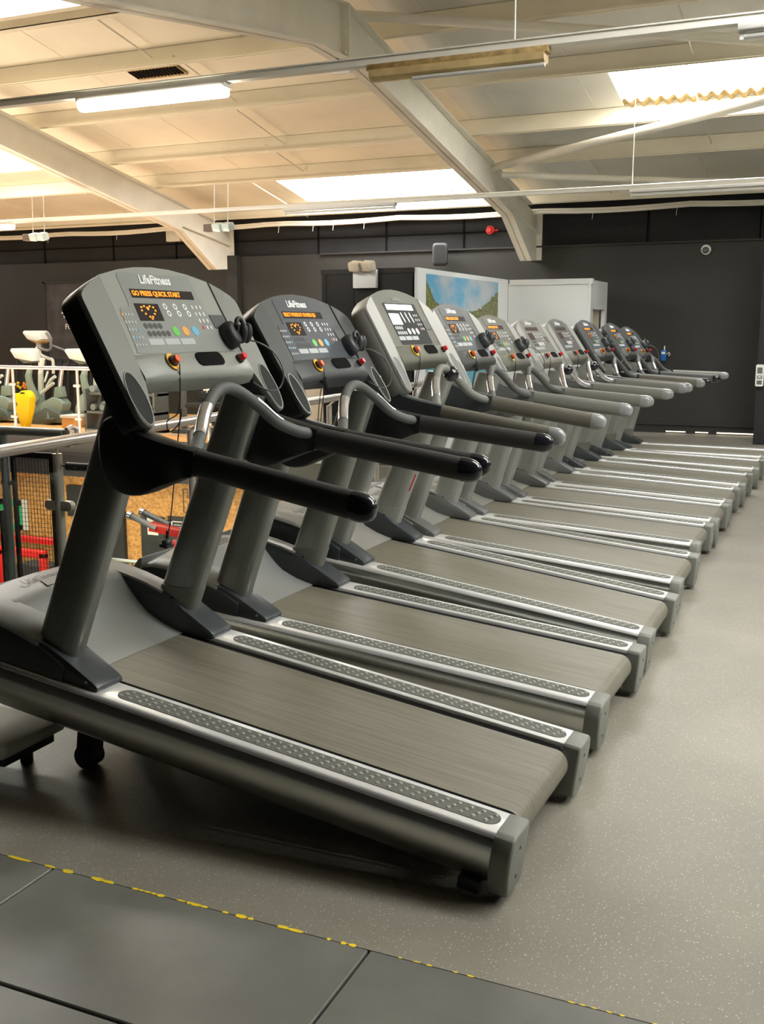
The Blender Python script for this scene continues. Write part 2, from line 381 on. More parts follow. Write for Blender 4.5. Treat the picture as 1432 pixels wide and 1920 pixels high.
b = MB(); b.box2((-1.22, 16.0, 0), (XR, 16.13, 3.05)); struct('wall_side', b.mesh('wall_side', 'dark_block', 0))
b = MB(); b.box2((-3.3, WY-.03, .13), (-1.22, WY, .17)); struct('baseboard_back', b.mesh('baseboard_back', 'black_wall', 0))
b = MB()
for x0, x1, z in ((-2.66, -2.35, .02), (-2.2, -2.0, .02), (-1.87, -1.3, .025)): b.box2((x0, WY-.012, .018), (x1, WY-.002, .018+z*.7))
solo('light_gap', b.mesh('light_gap', 'light_gap', 0), 'thin strip of daylight leaking under the far black wall', 'light gap')

# lower hall below the void
b = MB(); b.box2((-20, 13.2, -3.2), (-4, 13.3, -.62)); struct('wall_lower_back', b.mesh('wall_lower', 'strand_board', 0))
b = MB(); b.box2((-20, 12.96, -.62), (-4, 13.22, -.24)); b.box2((-20, 12.96, -.25), (-7.4, 13.0, .012)); struct('trim_4', b.mesh('edge_beam', 'black_wall', 0))
b = MB(); b.box2((-11.02, 13.12, -3.2), (-10.3, 13.2, -.75)); b.box2((-11.4, 13.12, -1.30), (-10.3, 13.2, -.80)); struct('trim_5', b.mesh('dark_panel', 'board_black', 0))
b = MB(); b.box2((-4.35, 2.4, -3.2), (-4.2, 11.5, -.25)); struct('wall_lower_side', b.mesh('wall_lower_side', 'dark_wall_front', 0))

# roof
b = MB()
def slab(b, x0, x1, y0, y1, f, th=.03):
    b.add([(x0, y0, f(y0)), (x1, y0, f(y0)), (x1, y1, f(y1)), (x0, y1, f(y1)), (x0, y0, f(y0)+th), (x1, y0, f(y0)+th), (x1, y1, f(y1)+th), (x0, y1, f(y1)+th)],
          [(0, 1, 2, 3), (7, 6, 5, 4), (0, 4, 5, 1), (1, 5, 6, 2), (2, 6, 7, 3), (3, 7, 4, 0)])
SKY_FAR = [(-8.94, -5.72, 15.62, 16.92), (-2.84, .4, 12.55, 13.95), (-15.6, -12.4, 13.0, 14.35), (-20, -18.4, 15.6, 16.9), (2.9, 5.8, 15.6, 16.9)]  # last two are out of view, added for extra daylight
SKY_NEAR = [(-10.6, -6.95, 7.4, 8.95), (.6, 3.6, 7.2, 8.0), (-.2, 3.8, 3.9, 5.3), (4.0, 5.8, 3.0, 6.0)]  # all but the first are unseen, added to light consoles and floor
def cover(X0, X1, Y0, Y1, holes, f, name, m_):
    xs = sorted({X0, X1, *[v for h in holes for v in h[:2]]}); ys = sorted({Y0, Y1, *[v for h in holes for v in h[2:]]})
    bb = MB()
    for i in range(len(xs)-1):
        for j in range(len(ys)-1):
            cx = (xs[i]+xs[i+1])/2; cy = (ys[j]+ys[j+1])/2
            if any(h[0] < cx < h[1] and h[2] < cy < h[3] for h in holes): continue
            slab(bb, xs[i], xs[i+1], ys[j], ys[j+1], f)
    struct('ceiling', bb.mesh(name, m_, 0))
cover(XL, -4.89, 10.0, 17.75, [h for h in SKY_FAR if h[1] < -4.8], far_sheet, 'ceiling_a', 'roof_sheet')
cover(-4.89, XR, 10.0, 17.75, [h for h in SKY_FAR if h[0] > -4.9], far_sheet, 'ceiling_b', 'roof_sheet_cool')
cover(XL, XR, 2.0, 10.0, SKY_NEAR, near_sheet, 'ceiling_c', 'roof_sheet')
cover(XL, XR, YN, 2.0, [], near_sheet, 'ceiling_d', 'dark_wall_front')  # unseen front ceiling, darkened to cut bounce onto the first treadmill
n = 0
for H, f in ((SKY_FAR, far_sheet), (SKY_NEAR, near_sheet)):
    for x0, x1, y0, y1 in H:
        b = MB(); K = int((x1-x0)/.03); rows = []
        for yy in (y0-.02, y1+.02):
            rows.append([(x0+(x1-x0)*i/K, yy, f(yy)+.035+.022*math.sin(2*PI*(x0+(x1-x0)*i/K)/.15)) for i in range(K+1)])
        b.add(rows[0]+rows[1], [(i, i+1, K+2+i, K+1+i) for i in range(K)])
        n += 1; struct('window_%d' % n, b.mesh('skylight', 'skylight_sheet', 60))
        if n == 2:      # corrugated fibre edge seen in the right-hand rooflight
            b = MB(); rows = []
            K = 120
            for (yy, zo) in ((y1-.16, .0), (y1+.03, .0)):
                rows.append([(x0+(x1-x0)*i/K, yy, f(yy)+.0+.028*math.sin(2*PI*(x0+(x1-x0)*i/K)/.15)) for i in range(K+1)])
            b.add(rows[0]+rows[1]+[(p[0], p[1], p[2]+.012) for p in rows[0]+rows[1]], [(i, i+1, K+2+i, K+1+i) for i in range(K)]+[(2*K+2+i, 3*K+3+i, 3*K+4+i, 2*K+3+i) for i in range(K)]+[(i, 2*K+2+i, 2*K+3+i, i+1) for i in range(K)])
            struct('trim_6', b.mesh('corrugated_edge', 'amber_dirt', 60))
# lining sheet seams
b = MB()
for x in [XL+1.2*i for i in range(22)]:
    if not any(h[0] < x < h[1] for h in SKY_FAR): slab(b, x-.006, x+.006, 10.1, 17.4, lambda y: far_sheet(y)-.004, .004)
struct('trim_7', b.mesh('sheet_seams', 'steel_paint', 0))
# purlins
tn = 8
for y in (17.0, 15.15, 13.98, 12.42, 11.05):
    b = MB(); z = far_sheet(y)
    b.box2((XL, y-.03, z-.20), (XR, y+.03, z)); b.box2((XL, y-.07, z-.205), (XR, y+.03, z-.19)); b.box2((XL, y-.035, z-.22), (XR, y-.02, z-.205))
    struct('trim_%d' % tn, b.mesh('purlin', 'cream_paint', 0)); tn += 1
for y in (9.55, 8.98, 7.3, 5.7, 4.1, 2.4):
    b = MB(); z = near_sheet(y)
    b.box2((XL, y-.03, z-.20), (XR, y+.03, z)); b.box2((XL, y-.03, z-.205), (XR, y+.07, z-.19))
    struct('trim_%d' % tn, b.mesh('purlin', 'cream_paint', 0)); tn += 1
# sag rods
b = MB()
for x, y0, y1, f in ((-8.05, 15.1, 13.9, far_sheet), (-7.75, 14.0, 12.4, far_sheet), (-7.6, 12.4, 11.0, far_sheet), (-2.1, 17.2, 15.1, far_sheet), (-1.9, 15.1, 12.5, far_sheet), (-3.6, 17.3, 15.2, far_sheet), (-1.8, 12.4, 10.4, far_sheet), (-9.2, 17.4, 15.2, far_sheet), (-7.9, 11.0, 9.6, far_sheet), (-12.6, 16.9, 15.2, far_sheet), (-14.6, 16.9, 14.0, far_sheet)):
    b.cyl((x, y0, f(y0)-.12), (x, y1, f(y1)-.12), .011, 6)
struct('trim_%d' % tn, b.mesh('sag_rods', 'steel_paint', 40)); tn += 1

# steel portal frames
low = [(17.3, 2.78), (16.7, 2.74), (15.65, 3.35), (10.79, 4.26), (10.12, 4.36), (10.0, 4.33), (9.9, 4.33), (9.4, 4.39-.05), (6.14, 3.86), (-4, 2.75)]
def frame_top(y): return (3.80+(15.65-y)*.185) if y >= 10 else (3.80+5.65*.185-(10-y)*.12)
def make_frame(x, label):
    t = thing('steel_roof_frame', label, 'roof frame', (x, 17.3, 2.78), group='portal frames of the roof')
    T = lambda p: (p[0]-0, p[1]-17.3, p[2]-2.78)
    bw = MB(); n = len(low)
    top = [(y, min(frame_top(y), 3.52 if y > 17 else 9)) for y, z in low]
    for i in range(n-1):
        (ya, za), (yb, zb) = low[i], low[i+1]; ta, tb = top[i][1], top[i+1][1]
        bw.add([T((s, ya, za)) for s in (-.012, .012)]+[T((s, yb, zb)) for s in (-.012, .012)]+[T((s, ya, ta)) for s in (-.012, .012)]+[T((s, yb, tb)) for s in (-.012, .012)],
               [(0, 1, 3, 2), (4, 6, 7, 5), (0, 2, 6, 4), (1, 5, 7, 3)])
    link('web', bw.mesh('web', 'steel_paint', 0), t)
    def flange(pts, name, wd=.095, th=.018):
        bf = MB(); rings = [[T((-wd, y, z)), T((wd, y, z)), T((wd, y, z+th)), T((-wd, y, z+th))] for y, z in pts]
        bf.loft(rings); link(name, bf.mesh(name, 'steel_paint', 20), t)
    flange(low[1:], 'bottom_flange'); flange(top[1:], 'top_flange')
    bs = MB()
    for a, c in (((17.25, 3.2), (15.75, 3.42)), ):
        bs.loft([[T((-.08, a[0], a[1])), T((.08, a[0], a[1])), T((.08, a[0], a[1]+.012)), T((-.08, a[0], a[1]+.012))], [T((-.08, c[0], c[1])), T((.08, c[0], c[1])), T((.08, c[0], c[1]+.012)), T((-.08, c[0], c[1]+.012))]])
    bs.box2(T((-.1, 9.985, 4.2)), T((.1, 10.015, 4.86))); bs.box2(T((-.1, 17.27, 2.78)), T((.1, 17.3, 3.52)))
    link('stiffener_plate', bs.mesh('stiffener_plate', 'steel_paint', 0), t)
    bb = MB()
    for z in (4.26, 4.4, 4.6, 4.74):
        for s in (-.06, .06): bb.cyl(T((s, 9.96, z)), T((s, 10.04, z)), .016, 6)
    link('bolts', bb.mesh('bolts', 'steel_paint', 30), t)
    bc = MB()
    for y in (15.15, 13.98, 12.42, 11.05): bc.box2(T((-.25, y+.03, far_sheet(y)-.2)), T((.25, y+.042, far_sheet(y)-.02)))
    link('purlin_cleats', bc.mesh('purlin_cleats', 'cream_paint', 0), t)
make_frame(-4.89, 'cream steel roof frame in the middle, bolted joint at top and haunch at black wall')
make_frame(-10.82, 'cream steel roof frame on the left, running down to the wall behind first console')
# wind braces
def brace(a, c, label, r=.055):
    a = Vector(a); c = Vector(c); b = MB(); b.cyl((0, 0, 0), c-a, r, 16)
    solo('brace_tube', b.mesh('brace_tube', 'steel_paint', 40), label, 'brace', 'diagonal roof braces', a)
P2 = W(1432, 188, 12.6); P1 = W(918, 316, 14.9); d_ = (P2-P1)
brace(P1, P1+d_*1.5, 'long cream brace tube rising from middle roof frame towards right-hand rooflight')
P1 = W(940, 328, 14.75); P2 = W(1260, 338, 15.5)
brace(P1, P1+(P2-P1)*1.6, 'cream brace tube running nearly level from middle roof frame, below the rising one', .045)
P1 = W(655, 28, 10.3); P2 = W(1432, 76, 11.8)
brace(P1, P1+(P2-P1)*1.15, 'cream brace tube starting at the bolted ridge joint of the roof frame', .05)
# eave cable bundle
b = MB(); pts = []
random.seed(5)
for i in range(60):
    x = -20+i*.44; pts.append((x, 17.05, 3.53-.035*abs(math.sin(x*1.3))))
b.tube(pts, .028, 8); b.tube([(p[0], p[1]-.02, p[2]+.04) for p in pts], .018, 6)
for x in (-14.9, -13.2, -9.6, -8.9, -8.5, -7.9, -3.9, -2.6): b.cyl((x, 17.03, 3.5), (x-.01, 17.02, 3.38), .004, 5)
solo('cable_bundle', b.mesh('cable_bundle', 'steel_paint', 40), 'sagging grey cable bundle clipped along the eaves above the black wall', 'cable')

# lighting trunking and battens
def trunk(y, z, label, hang, x0=-19, x1=5):
    t = thing('cable_trunking', label, 'cable trunking', (x0, y, z), group='light trunking')
    b = MB(); b.box2((0, -.035, -.02), (x1-x0, .035, .02)); b.box2((0, -.045, .02), (x1-x0, .045, .028)); link('rail', b.mesh('rail', 'trunk_paint', 0), t)
    b = MB(); b.cyl((0, .06, .035), (x1-x0, .06, .035), .013, 8); link('conduit', b.mesh('conduit', 'trunk_paint', 40), t)
    for k, x in enumerate(hang):
        f = far_sheet(y) if y > 10 else near_sheet(y)
        b = MB(); b.cyl((x-x0, 0, .02), (x-x0, 0, f-z if x != -6.84 else .33), .006, 6); link('hanger', b.mesh('hanger', 'trunk_paint', 40), t)
trunk(6.2, 3.29, 'nearer white cable trunking that crosses the ceiling above the big consoles', (-12.0, -1.91, 1.4))
trunk(12.8, 3.29, 'farther white cable trunking that crosses in front of the black wall top', (-16, -6.84, -2.48, 1.4))
def batten(x0, x1, y, kind, label, z=3.27):
    t = thing('fluorescent_light', label, 'ceiling light', (x0, y, z), group='fluorescent battens')
    L_ = x1-x0
    b = MB(); b.box2((0, -.045, -.035), (L_, .045, -.0)); link('body', b.mesh('body', 'white_plastic' if kind != 'off_dirty' else 'amber_dirt', 30, .004), t)
    if kind == 'on':
        b = MB(); b.prism([(-.055, -.035), (-.048, -.075), (-.02, -.09), (.02, -.09), (.048, -.075), (.055, -.035)], .02, L_-.02, lambda u, v, k: (k, u, v)); link('diffuser', b.mesh('diffuser', 'lit_diffuser', 40), t)
    elif kind == 'off_dirty':
        b = MB(); b.prism([(-.055, -.035), (-.05, -.075), (-.02, -.095), (.02, -.095), (.05, -.075), (.055, -.035)], .02, L_-.02, lambda u, v, k: (k, u, v)); link('diffuser', b.mesh('diffuser', 'dusty_diffuser', 40), t)
        b = MB(); b.cyl((.3, -.02, -.10), (L_-.02, -.02, -.10), .014, 10); link('tube', b.mesh('tube', 'white_plastic', 40), t)
    else:
        b = MB(); b.cyl((.03, 0, -.06), (L_-.03, 0, -.06), .016, 12); link('tube', b.mesh('tube', 'white_plastic', 40), t)
        for xx in (.02, L_-.02):
            b = MB(); b.box((xx, 0, -.055), (.02, .03, .05)); link('lamp_holder', b.mesh('lamp_holder', 'white_plastic', 0), t)
batten(-5.08, -3.86, 6.2, 'on', 'lit fluorescent light glowing above the first treadmill console')
batten(-2.84, -1.70, 6.2, 'off_dirty', 'unlit fluorescent light with yellowed dusty diffuser at top centre')
batten(-.67, .55, 6.2, 'off', 'unlit fluorescent light cut by the top right corner')
batten(-7.13, -5.49, 12.8, 'off', 'unlit bare-tube light in front of the middle rooflight')
batten(-13.4, -11.86, 12.8, 'on', 'lit fluorescent light at the left edge, above the bikes')
batten(-2.5, -.9, 12.8, 'off', 'unlit bare-tube light under the farther trunking at right')
batten(-8.9, -7.5, 6.2, 'on', 'added lit batten, unseen beyond the left edge on the nearer trunking')  # extra lamp outside the view, added to brighten the hall
batten(1.6, 2.9, 6.2, 'on', 'added lit batten, unseen beyond the right edge on the nearer trunking')  # another unseen lamp, added for light from the right

# small ceiling items
t = thing('smoke_detector', 'small white round detector on the ceiling right of the top light', 'smoke detector', W(913, 160, 13.0))
b = MB(); b.cyl((0, 0, .02), (0, 0, .05), .06, 20); link('base', b.mesh('base', 'white_plastic', 40), t)
b = MB(); b.ball((0, 0, .0), (.05, .05, .035)); link('sensor', b.mesh('sensor', 'white_plastic', 60), t)
b = MB(); b.cyl((0, 0, .05), (0, 0, far_sheet(13)-W(913, 160, 13).z), .01, 8); link('stem', b.mesh('stem', 'white_plastic', 40), t)
t = thing('ceiling_vent', 'rusty mesh vent grille in the ceiling at top left', 'vent', (-8.25, 11.55, far_sheet(11.55)-.02), (math.atan(-.188), 0, 0))
b = MB(); b.box((0, 0, 0), (.75, .36, .012)); link('plate', b.mesh('plate', 'amber_dirt', 0), t)
b = MB()
for i in range(14): b.box((-.34+i*.052, 0.02, -.012), (.03, .2, .012))
link('grille', b.mesh('grille', 'gap_black', 0), t)

def twin_spot(c, label, wall=False):
    t = thing('emergency_light', label, 'emergency light', c, group='twin-head emergency lights')
    if wall:
        b = MB(); b.box((0, 0, 0), (.31, .07, .22)); link('battery_box', b.mesh('battery_box', 'white_laminate', 30, .008), t)
        heads = ((-.10, .17), (.06, .17)); zz = .15
    else:
        b = MB(); b.box((0, 0, 0), (.40, .12, .10)); link('battery_box', b.mesh('battery_box', 'lamp_housing', 30, .01), t)
        for x in (-.1, .12):
            b = MB(); b.cyl((x, .07, .03), (x+.02, .07, .60), .007, 6); link('hanger', b.mesh('hanger', 'trunk_paint', 30), t)
        heads = ((.05, .0), (.2, .0)); zz = 0
    for hx, hz in heads:
        b = MB(); b.box((hx, -.06, zz+.0), (.16, .12, .11), Matrix.Rotation(.35, 3, 'X')@Matrix.Rotation(-.25, 3, 'Z')); link('lamp_head', b.mesh('lamp_head', 'lens_pale' if not wall else 'beige_panel', 40, .018), t)
        b = MB(); b.box((hx, -.115, zz-.01), (.12, .008, .07), Matrix.Rotation(.35, 3, 'X')@Matrix.Rotation(-.25, 3, 'Z')); link('lens', b.mesh('lens', 'white_plastic', 30), t)
twin_spot(W(408, 427, 12.8), 'twin-spot emergency light hanging at the left roof frame haunch')
twin_spot(W(66, 445, 12.8), 'twin-spot emergency light hanging at far left above the bikes')
twin_spot(W(685, 523, 11.757), 'white twin-head emergency light box fixed to the black cubicle', True)
b = MB(); b.box((0, 0, 0), (.32, .12, .22)); solo('junction_box', b.mesh('junction_box', 'steel_paint', 30, .01), 'cream junction box on the upper wall left of the left roof frame', 'junction box', None, W(327, 440, 17.36)+Vector((0, 0, -.02)))

# far wall fittings
t = thing('wall_speaker', 'dark grey speaker on bracket high on the far wall', 'speaker', W(825, 478, 17.0), (0, 0, .35))
b = MB(); b.loft([[Vector((x*s, y, z*s)) for x, z in rrect(-.13, -.19, .13, .19, .06)] for y, s in ((-.14, .85), (-.10, 1), (.06, .8), (.1, .5))]); link('cabinet', b.mesh('cabinet', 'speaker_grey', 50), t)
b = MB(); b.loft([[Vector((x*s, y, z*s)) for x, z in rrect(-.11, -.17, .11, .17, .05)] for y, s in ((-.15, .85), (-.14, .85))]); link('grille', b.mesh('grille', 'soft_black', 50), t)
b = MB(); b.cyl((0, .05, 0), (.08, .3, .02), .018, 8); link('bracket', b.mesh('bracket', 'speaker_grey', 40), t)
t = thing('dome_camera', 'small white dome camera on the upper right of the far wall', 'security camera', W(1323, 468, 17.24))
b = MB(); b.cyl((0, .06, 0), (0, 0, 0), .075, 24); link('base', b.mesh('base', 'white_plastic', 40), t)
b = MB(); b.ball((0, -.015, -.01), .052); link('dome', b.mesh('dome', 'foot_grey', 60), t)
t = thing('alarm_sounder', 'red fire alarm sounder on the upper wall by the middle roof frame', 'alarm', W(918, 431, 17.36))
b = MB(); b.cyl((0, .06, 0), (0, .0, 0), .07, 20); b.cyl((0, 0, 0), (0, -.05, 0), .055, 20, .04); link('body', b.mesh('body', 'alarm_red', 40), t)
b = MB(); b.cyl((.05, .05, -.02), (.13, .05, -.0), .02, 8); link('gland', b.mesh('gland', 'alarm_red', 40), t)
t = thing('wall_dispenser', 'small blue bottle holder on the black far wall', 'dispenser', W(1244, 664, 17.22))
b = MB(); b.box((0, 0, -.02), (.085, .07, .17)); link('body', b.mesh('body', 'blue_plastic', 30, .01), t)
b = MB(); b.box((0, -.037, .02), (.055, .006, .035)); link('label_panel', b.mesh('label_panel', 'white_plastic'), t)
b = MB(); b.cyl((0.01, 0, .06), (.01, 0, .13), .01, 8); link('spout', b.mesh('spout', 'white_plastic', 40), t)
b = MB(); b.tube([(.05, 0, 0), (.085, -.01, .03), (.1, -.01, .005), (.08, -.01, -.03)], .008, 8); link('hook', b.mesh('hook', 'paper', 40), t)
t = thing('door_entry_panel', 'white framed intercom panel on the black side wall at right edge', 'intercom', W(1424, 704, 15.97))
b = MB(); b.prism(rrect(-.055, -.155, .055, .155, .02), -.02, .02, lambda u, v, k: (u, k, v)); link('frame', b.mesh('frame', 'white_plastic', 30), t)
b = MB()
for z0, z1 in ((.03, .115), (-.045, .0), (-.125, -.07)): b.box2((-.035, -.026, z0), (.035, -.018, z1))
link('window', b.mesh('window', 'foot_grey', 0), t)
b = MB(); b.box2((-.02, -.03, -.03), (.02, -.026, -.012)); link('button', b.mesh('button', 'white_ink', 0), t)

# chalkboard sign at far left
t = thing('wall_sign', 'large dark chalkboard sign with white lettering behind the far exercise bikes', 'sign', (-15.3, WY-.03, .85))
b = MB(); b.box2((0, -.02, 0), (2.9, .02, 1.76)); link('board', b.mesh('board', 'chalkboard', 0), t)
b = MB()
for a, c in (((0, 0), (.05, 1.78)), ((2.88, 0), (2.93, 1.78)), ((0, 1.74), (2.93, 1.79)), ((0, -.03), (2.93, .02))): b.box2((a[0], -.035, a[1]), (c[0], -.015, c[1]))
link('frame', b.mesh('frame', 'board_black', 0), t)
b = MB()
for x, z0, z1 in ((.50, 1.05, 1.25), (.56, .98, 1.32), (.66, .98, 1.32), (.72, 1.05, 1.25)): b.box2((x, -.026, z0), (x+.035, -.021, z1))
b.box2((.45, -.026, 1.13), (.82, -.021, 1.165)); link('emblem', b.mesh('emblem', 'white_ink', 0), t)
me = text_mesh('FIN', .15, .002, 'white_ink'); o = link('lettering', me, t); o.location = (.52, -.024, .82); o.rotation_euler = (PI/2, 0, 0)
t = thing('weight_rack', 'dark rack of upright bars standing behind the far bikes', 'rack', (-15.6, 16.6, 0))
b = MB()
for i in range(12): b.cyl((i*.19, 0, .05), (i*.19, .1, 1.05), .03, 8)
link('bars', b.mesh('bars', 'soft_black', 40), t)
b = MB(); b.box2((-.1, -.1, 0), (2.3, .25, .06)); b.box2((-.1, .12, 1.0), (2.3, .2, 1.08)); link('frame', b.mesh('frame', 'board_black', 0), t)

# cubicle and white room
t = thing('cubicle', 'tall black and white cubicle with landscape print on its side', 'cubicle', (-6.06, 11.8, 0))
b = MB(); b.box2((0, 0, 0), (1.24, .06, 2.36)); b.box2((-.01, -.01, 2.33), (1.24, .08, 2.39)); b.box2((0.02, -.008, 0), (.06, .0, 2.33)); b.box2((.42, -.008, 0), (.44, 0, 2.33)); link('black_panel', b.mesh('black_panel', 'black_laminate', 0), t)
b = MB(); b.box2((1.22, 0, 0), (1.28, 3.62, 2.39)); link('white_panel', b.mesh('white_panel', 'white_laminate', 0), t)
b = MB(); b.box2((0, 0.06, 2.30), (1.22, 3.6, 2.36)); link('roof_panel', b.mesh('roof_panel', 'black_laminate', 0), t)
b = MB(); b.box2((1.281, .28, .75), (1.285, 3.12, 2.33)); link('landscape_print', b.mesh('landscape_print', 'landscape_print', 0), t, label='sky and forest landscape print')
t = thing('white_room', 'white panelled booth against the far wall behind the small consoles', 'booth', (-5.0, 15.5, 0))
b = MB(); b.box2((0.2, 0, 0), (1.45, .06, 2.33)); link('front_panel', b.mesh('front_panel', 'white_laminate', 0), t)
b = MB(); b.box2((.22, -.012, 2.31), (1.48, .08, 2.39)); b.box2((.80, -.003, 0), (.806, 0, 2.31)); b.box2((1.42, -.01, 0), (1.46, .07, 2.33)); link('trim_strip', b.mesh('trim_strip', 'white_laminate', 0), t)
b = MB(); b.box2((1.40, .06, 1.95), (1.46, 1.12, 2.37)); b.box2((1.40, .98, 0), (1.46, 1.12, 1.95)); b.box2((1.40, .06, 0), (1.46, .16, 1.95)); link('side_panel', b.mesh('side_panel', 'white_laminate', 0), t)
b = MB(); b.box2((1.33, .14, 0), (1.37, 1.0, 2.0)); link('inner_panel', b.mesh('inner_panel', 'beige_panel', 0), t)
b = MB(); b.box2((0.2, .06, 2.33), (1.44, 1.1, 2.37)); link('roof_panel', b.mesh('roof_panel', 'white_laminate', 0), t)

# ------------------------------------------------------------------ balustrades
def rail_pt(y, z): return Vector((RAIL(y), y, z))
t = thing('balustrade', 'steel tube balustrade running along the landing edge behind the treadmills', 'balustrade', rail_pt(3.0, 0))
O_ = rail_pt(3.0, 0)
b = MB(); b.cyl(rail_pt(3.0, 1.075)-O_, rail_pt(11.6, 1.075)-O_, .032, 20); link('handrail', b.mesh('handrail', 'stainless', 60), t)
ys = [3.4, 5.95, 7.15, 8.35, 9.55, 10.75]
b_t = None
for y in ys:
    b = MB(); x = RAIL(y)-.08; p = Vector((x, y, 0))-O_
    b.cyl(p, p+Vector((0, 0, 1.0)), .024, 14); b.cyl(p+Vector((0, 0, 1.0)), Vector((RAIL(y), y, 1.06))-O_, .008, 8); b.cyl(p, p+Vector((0, 0, .012)), .05, 16)
    link('post', b.mesh('post', 'stainless_soft', 50), t)
for y0, y1 in ((4.9, 5.87), (6.03, 7.07), (7.23, 8.27), (8.43, 9.47), (9.63, 10.67), (10.83, 11.55), (3.48, 4.7)):
    b = MB(); a = Vector((RAIL(y0)-.08, y0, 0))-O_; c = Vector((RAIL(y1)-.08, y1, 0))-O_
    q = Vector((.005, 0, 0))
    b.loft([[a-q+Vector((0, 0, .1)), a+q+Vector((0, 0, .1)), a+q+Vector((0, 0, .9)), a-q+Vector((0, 0, .9))], [c-q+Vector((0, 0, .1)), c+q+Vector((0, 0, .1)), c+q+Vector((0, 0, .9)), c-q+Vector((0, 0, .9))]])
    link('glass_pane', b.mesh('glass_pane', 'clear_glass', 0), t)
b = MB(); p = W(135, 815, 4.78)-O_; b.tube([p+Vector((.0, -.045, .03)), p+Vector((0, -.0, .045)), p+Vector((.0, .04, .03)), p+Vector((.0, .045, -.02))], .016, 8); b.box(p+Vector((0, -.03, -.02)), (.05, .035, .10)); link('clamp', b.mesh('clamp', 'stainless_soft', 50, .004), t)
t = thing('balustrade_return', 'short dark handrail with post and wire mesh infill branching left at the clamp', 'balustrade', (-4.18, 4.75, 0))
b = MB(); b.cyl((.06, .0, 1.085), (-1.4, .0, 1.085), .026, 16); link('handrail', b.mesh('handrail', 'grey_tube', 60), t)
b = MB(); b.cyl((-.0, 0, 0), (-.0, 0, .965), .028, 18); b.cyl((0, 0, .96), (.0, 0, 1.06), .008, 8); link('post', b.mesh('post', 'stainless_soft', 50), t)
b = MB(); b.cyl((-.40, 0, -.3), (-.40, 0, 1.06), .026, 14); link('post', b.mesh('post', 'grey_tube', 50), t)
b = MB()
b.box2((-.36, -.01, .93), (-.03, .01, .965)); b.box2((-.055, -.012, -.1), (-.03, .012, .95)); b.box2((-.345, -.012, -.1), (-.325, .012, .95)); b.box2((-.46, -.012, -.2), (-.445, .012, .6)); b.box2((-.43, -.012, .76), (-.33, .012, .785))
link('mesh_frame', b.mesh('mesh_frame', 'soft_black', 0), t)
b = MB()
for i in range(13): b.cyl((-.34+i*.024, 0, .0), (-.34+i*.024, 0, .94), .0016, 4)
for j in range(34): b.cyl((-.34, 0, .03+j*.027), (-.04, 0, .03+j*.027), .0016, 4)
link('wire_mesh', b.mesh('wire_mesh', 'soft_black', 0), t)
for s in (-1, 1):
    b = MB(); b.prism(rrect(-.045, -.03, .045, .03, .028), -.02, .02, lambda u, v, k: (u+s*.055, k, .66+v+.0)); link('glass_clamp', b.mesh('glass_clamp', 'stainless_soft', 40, .004), t)
b = MB(); b.cyl((.02, .01, .895), (.06, .01, .895), .006, 8); b.cyl((.06, .01, .893), (.32, .03, .890), .024, 16); link('grip_tube', b.mesh('grip_tube', 'soft_black', 50), t)

# far balustrade
t = thing('balustrade', 'far balustrade with glass panes in front of the exercise bikes', 'balustrade', (-19.5, 13.05, 0))
b = MB(); b.cyl((0, 0, 1.09), (12.0, 0, 1.06), .03, 16); link('handrail', b.mesh('handrail', 'stainless', 60), t)
for x in (-17.5, -16.2, -14.9, -13.6, -12.3, -11.0, -9.8, -8.6, -7.6):
    b = MB(); X = x+19.5; b.cyl((X, 0, -.05), (X, 0, 1.07), .022, 12); link('post', b.mesh('post', 'stainless_soft', 50), t)
    for z in (.28, .8):
        b = MB(); b.cyl((X-.06, -.02, z), (X+.06, -.02, z), .022, 10); link('glass_clamp', b.mesh('glass_clamp', 'stainless_soft', 50, .004), t)
for x in (-17.5, -16.2, -14.9, -13.6, -12.3, -11.0, -9.8, -8.6):
    b = MB(); X = x+19.5; b.box2((X+.06, -.005, .1), (X+1.18, .005, .98)); link('glass_pane', b.mesh('glass_pane', 'clear_glass', 0), t)

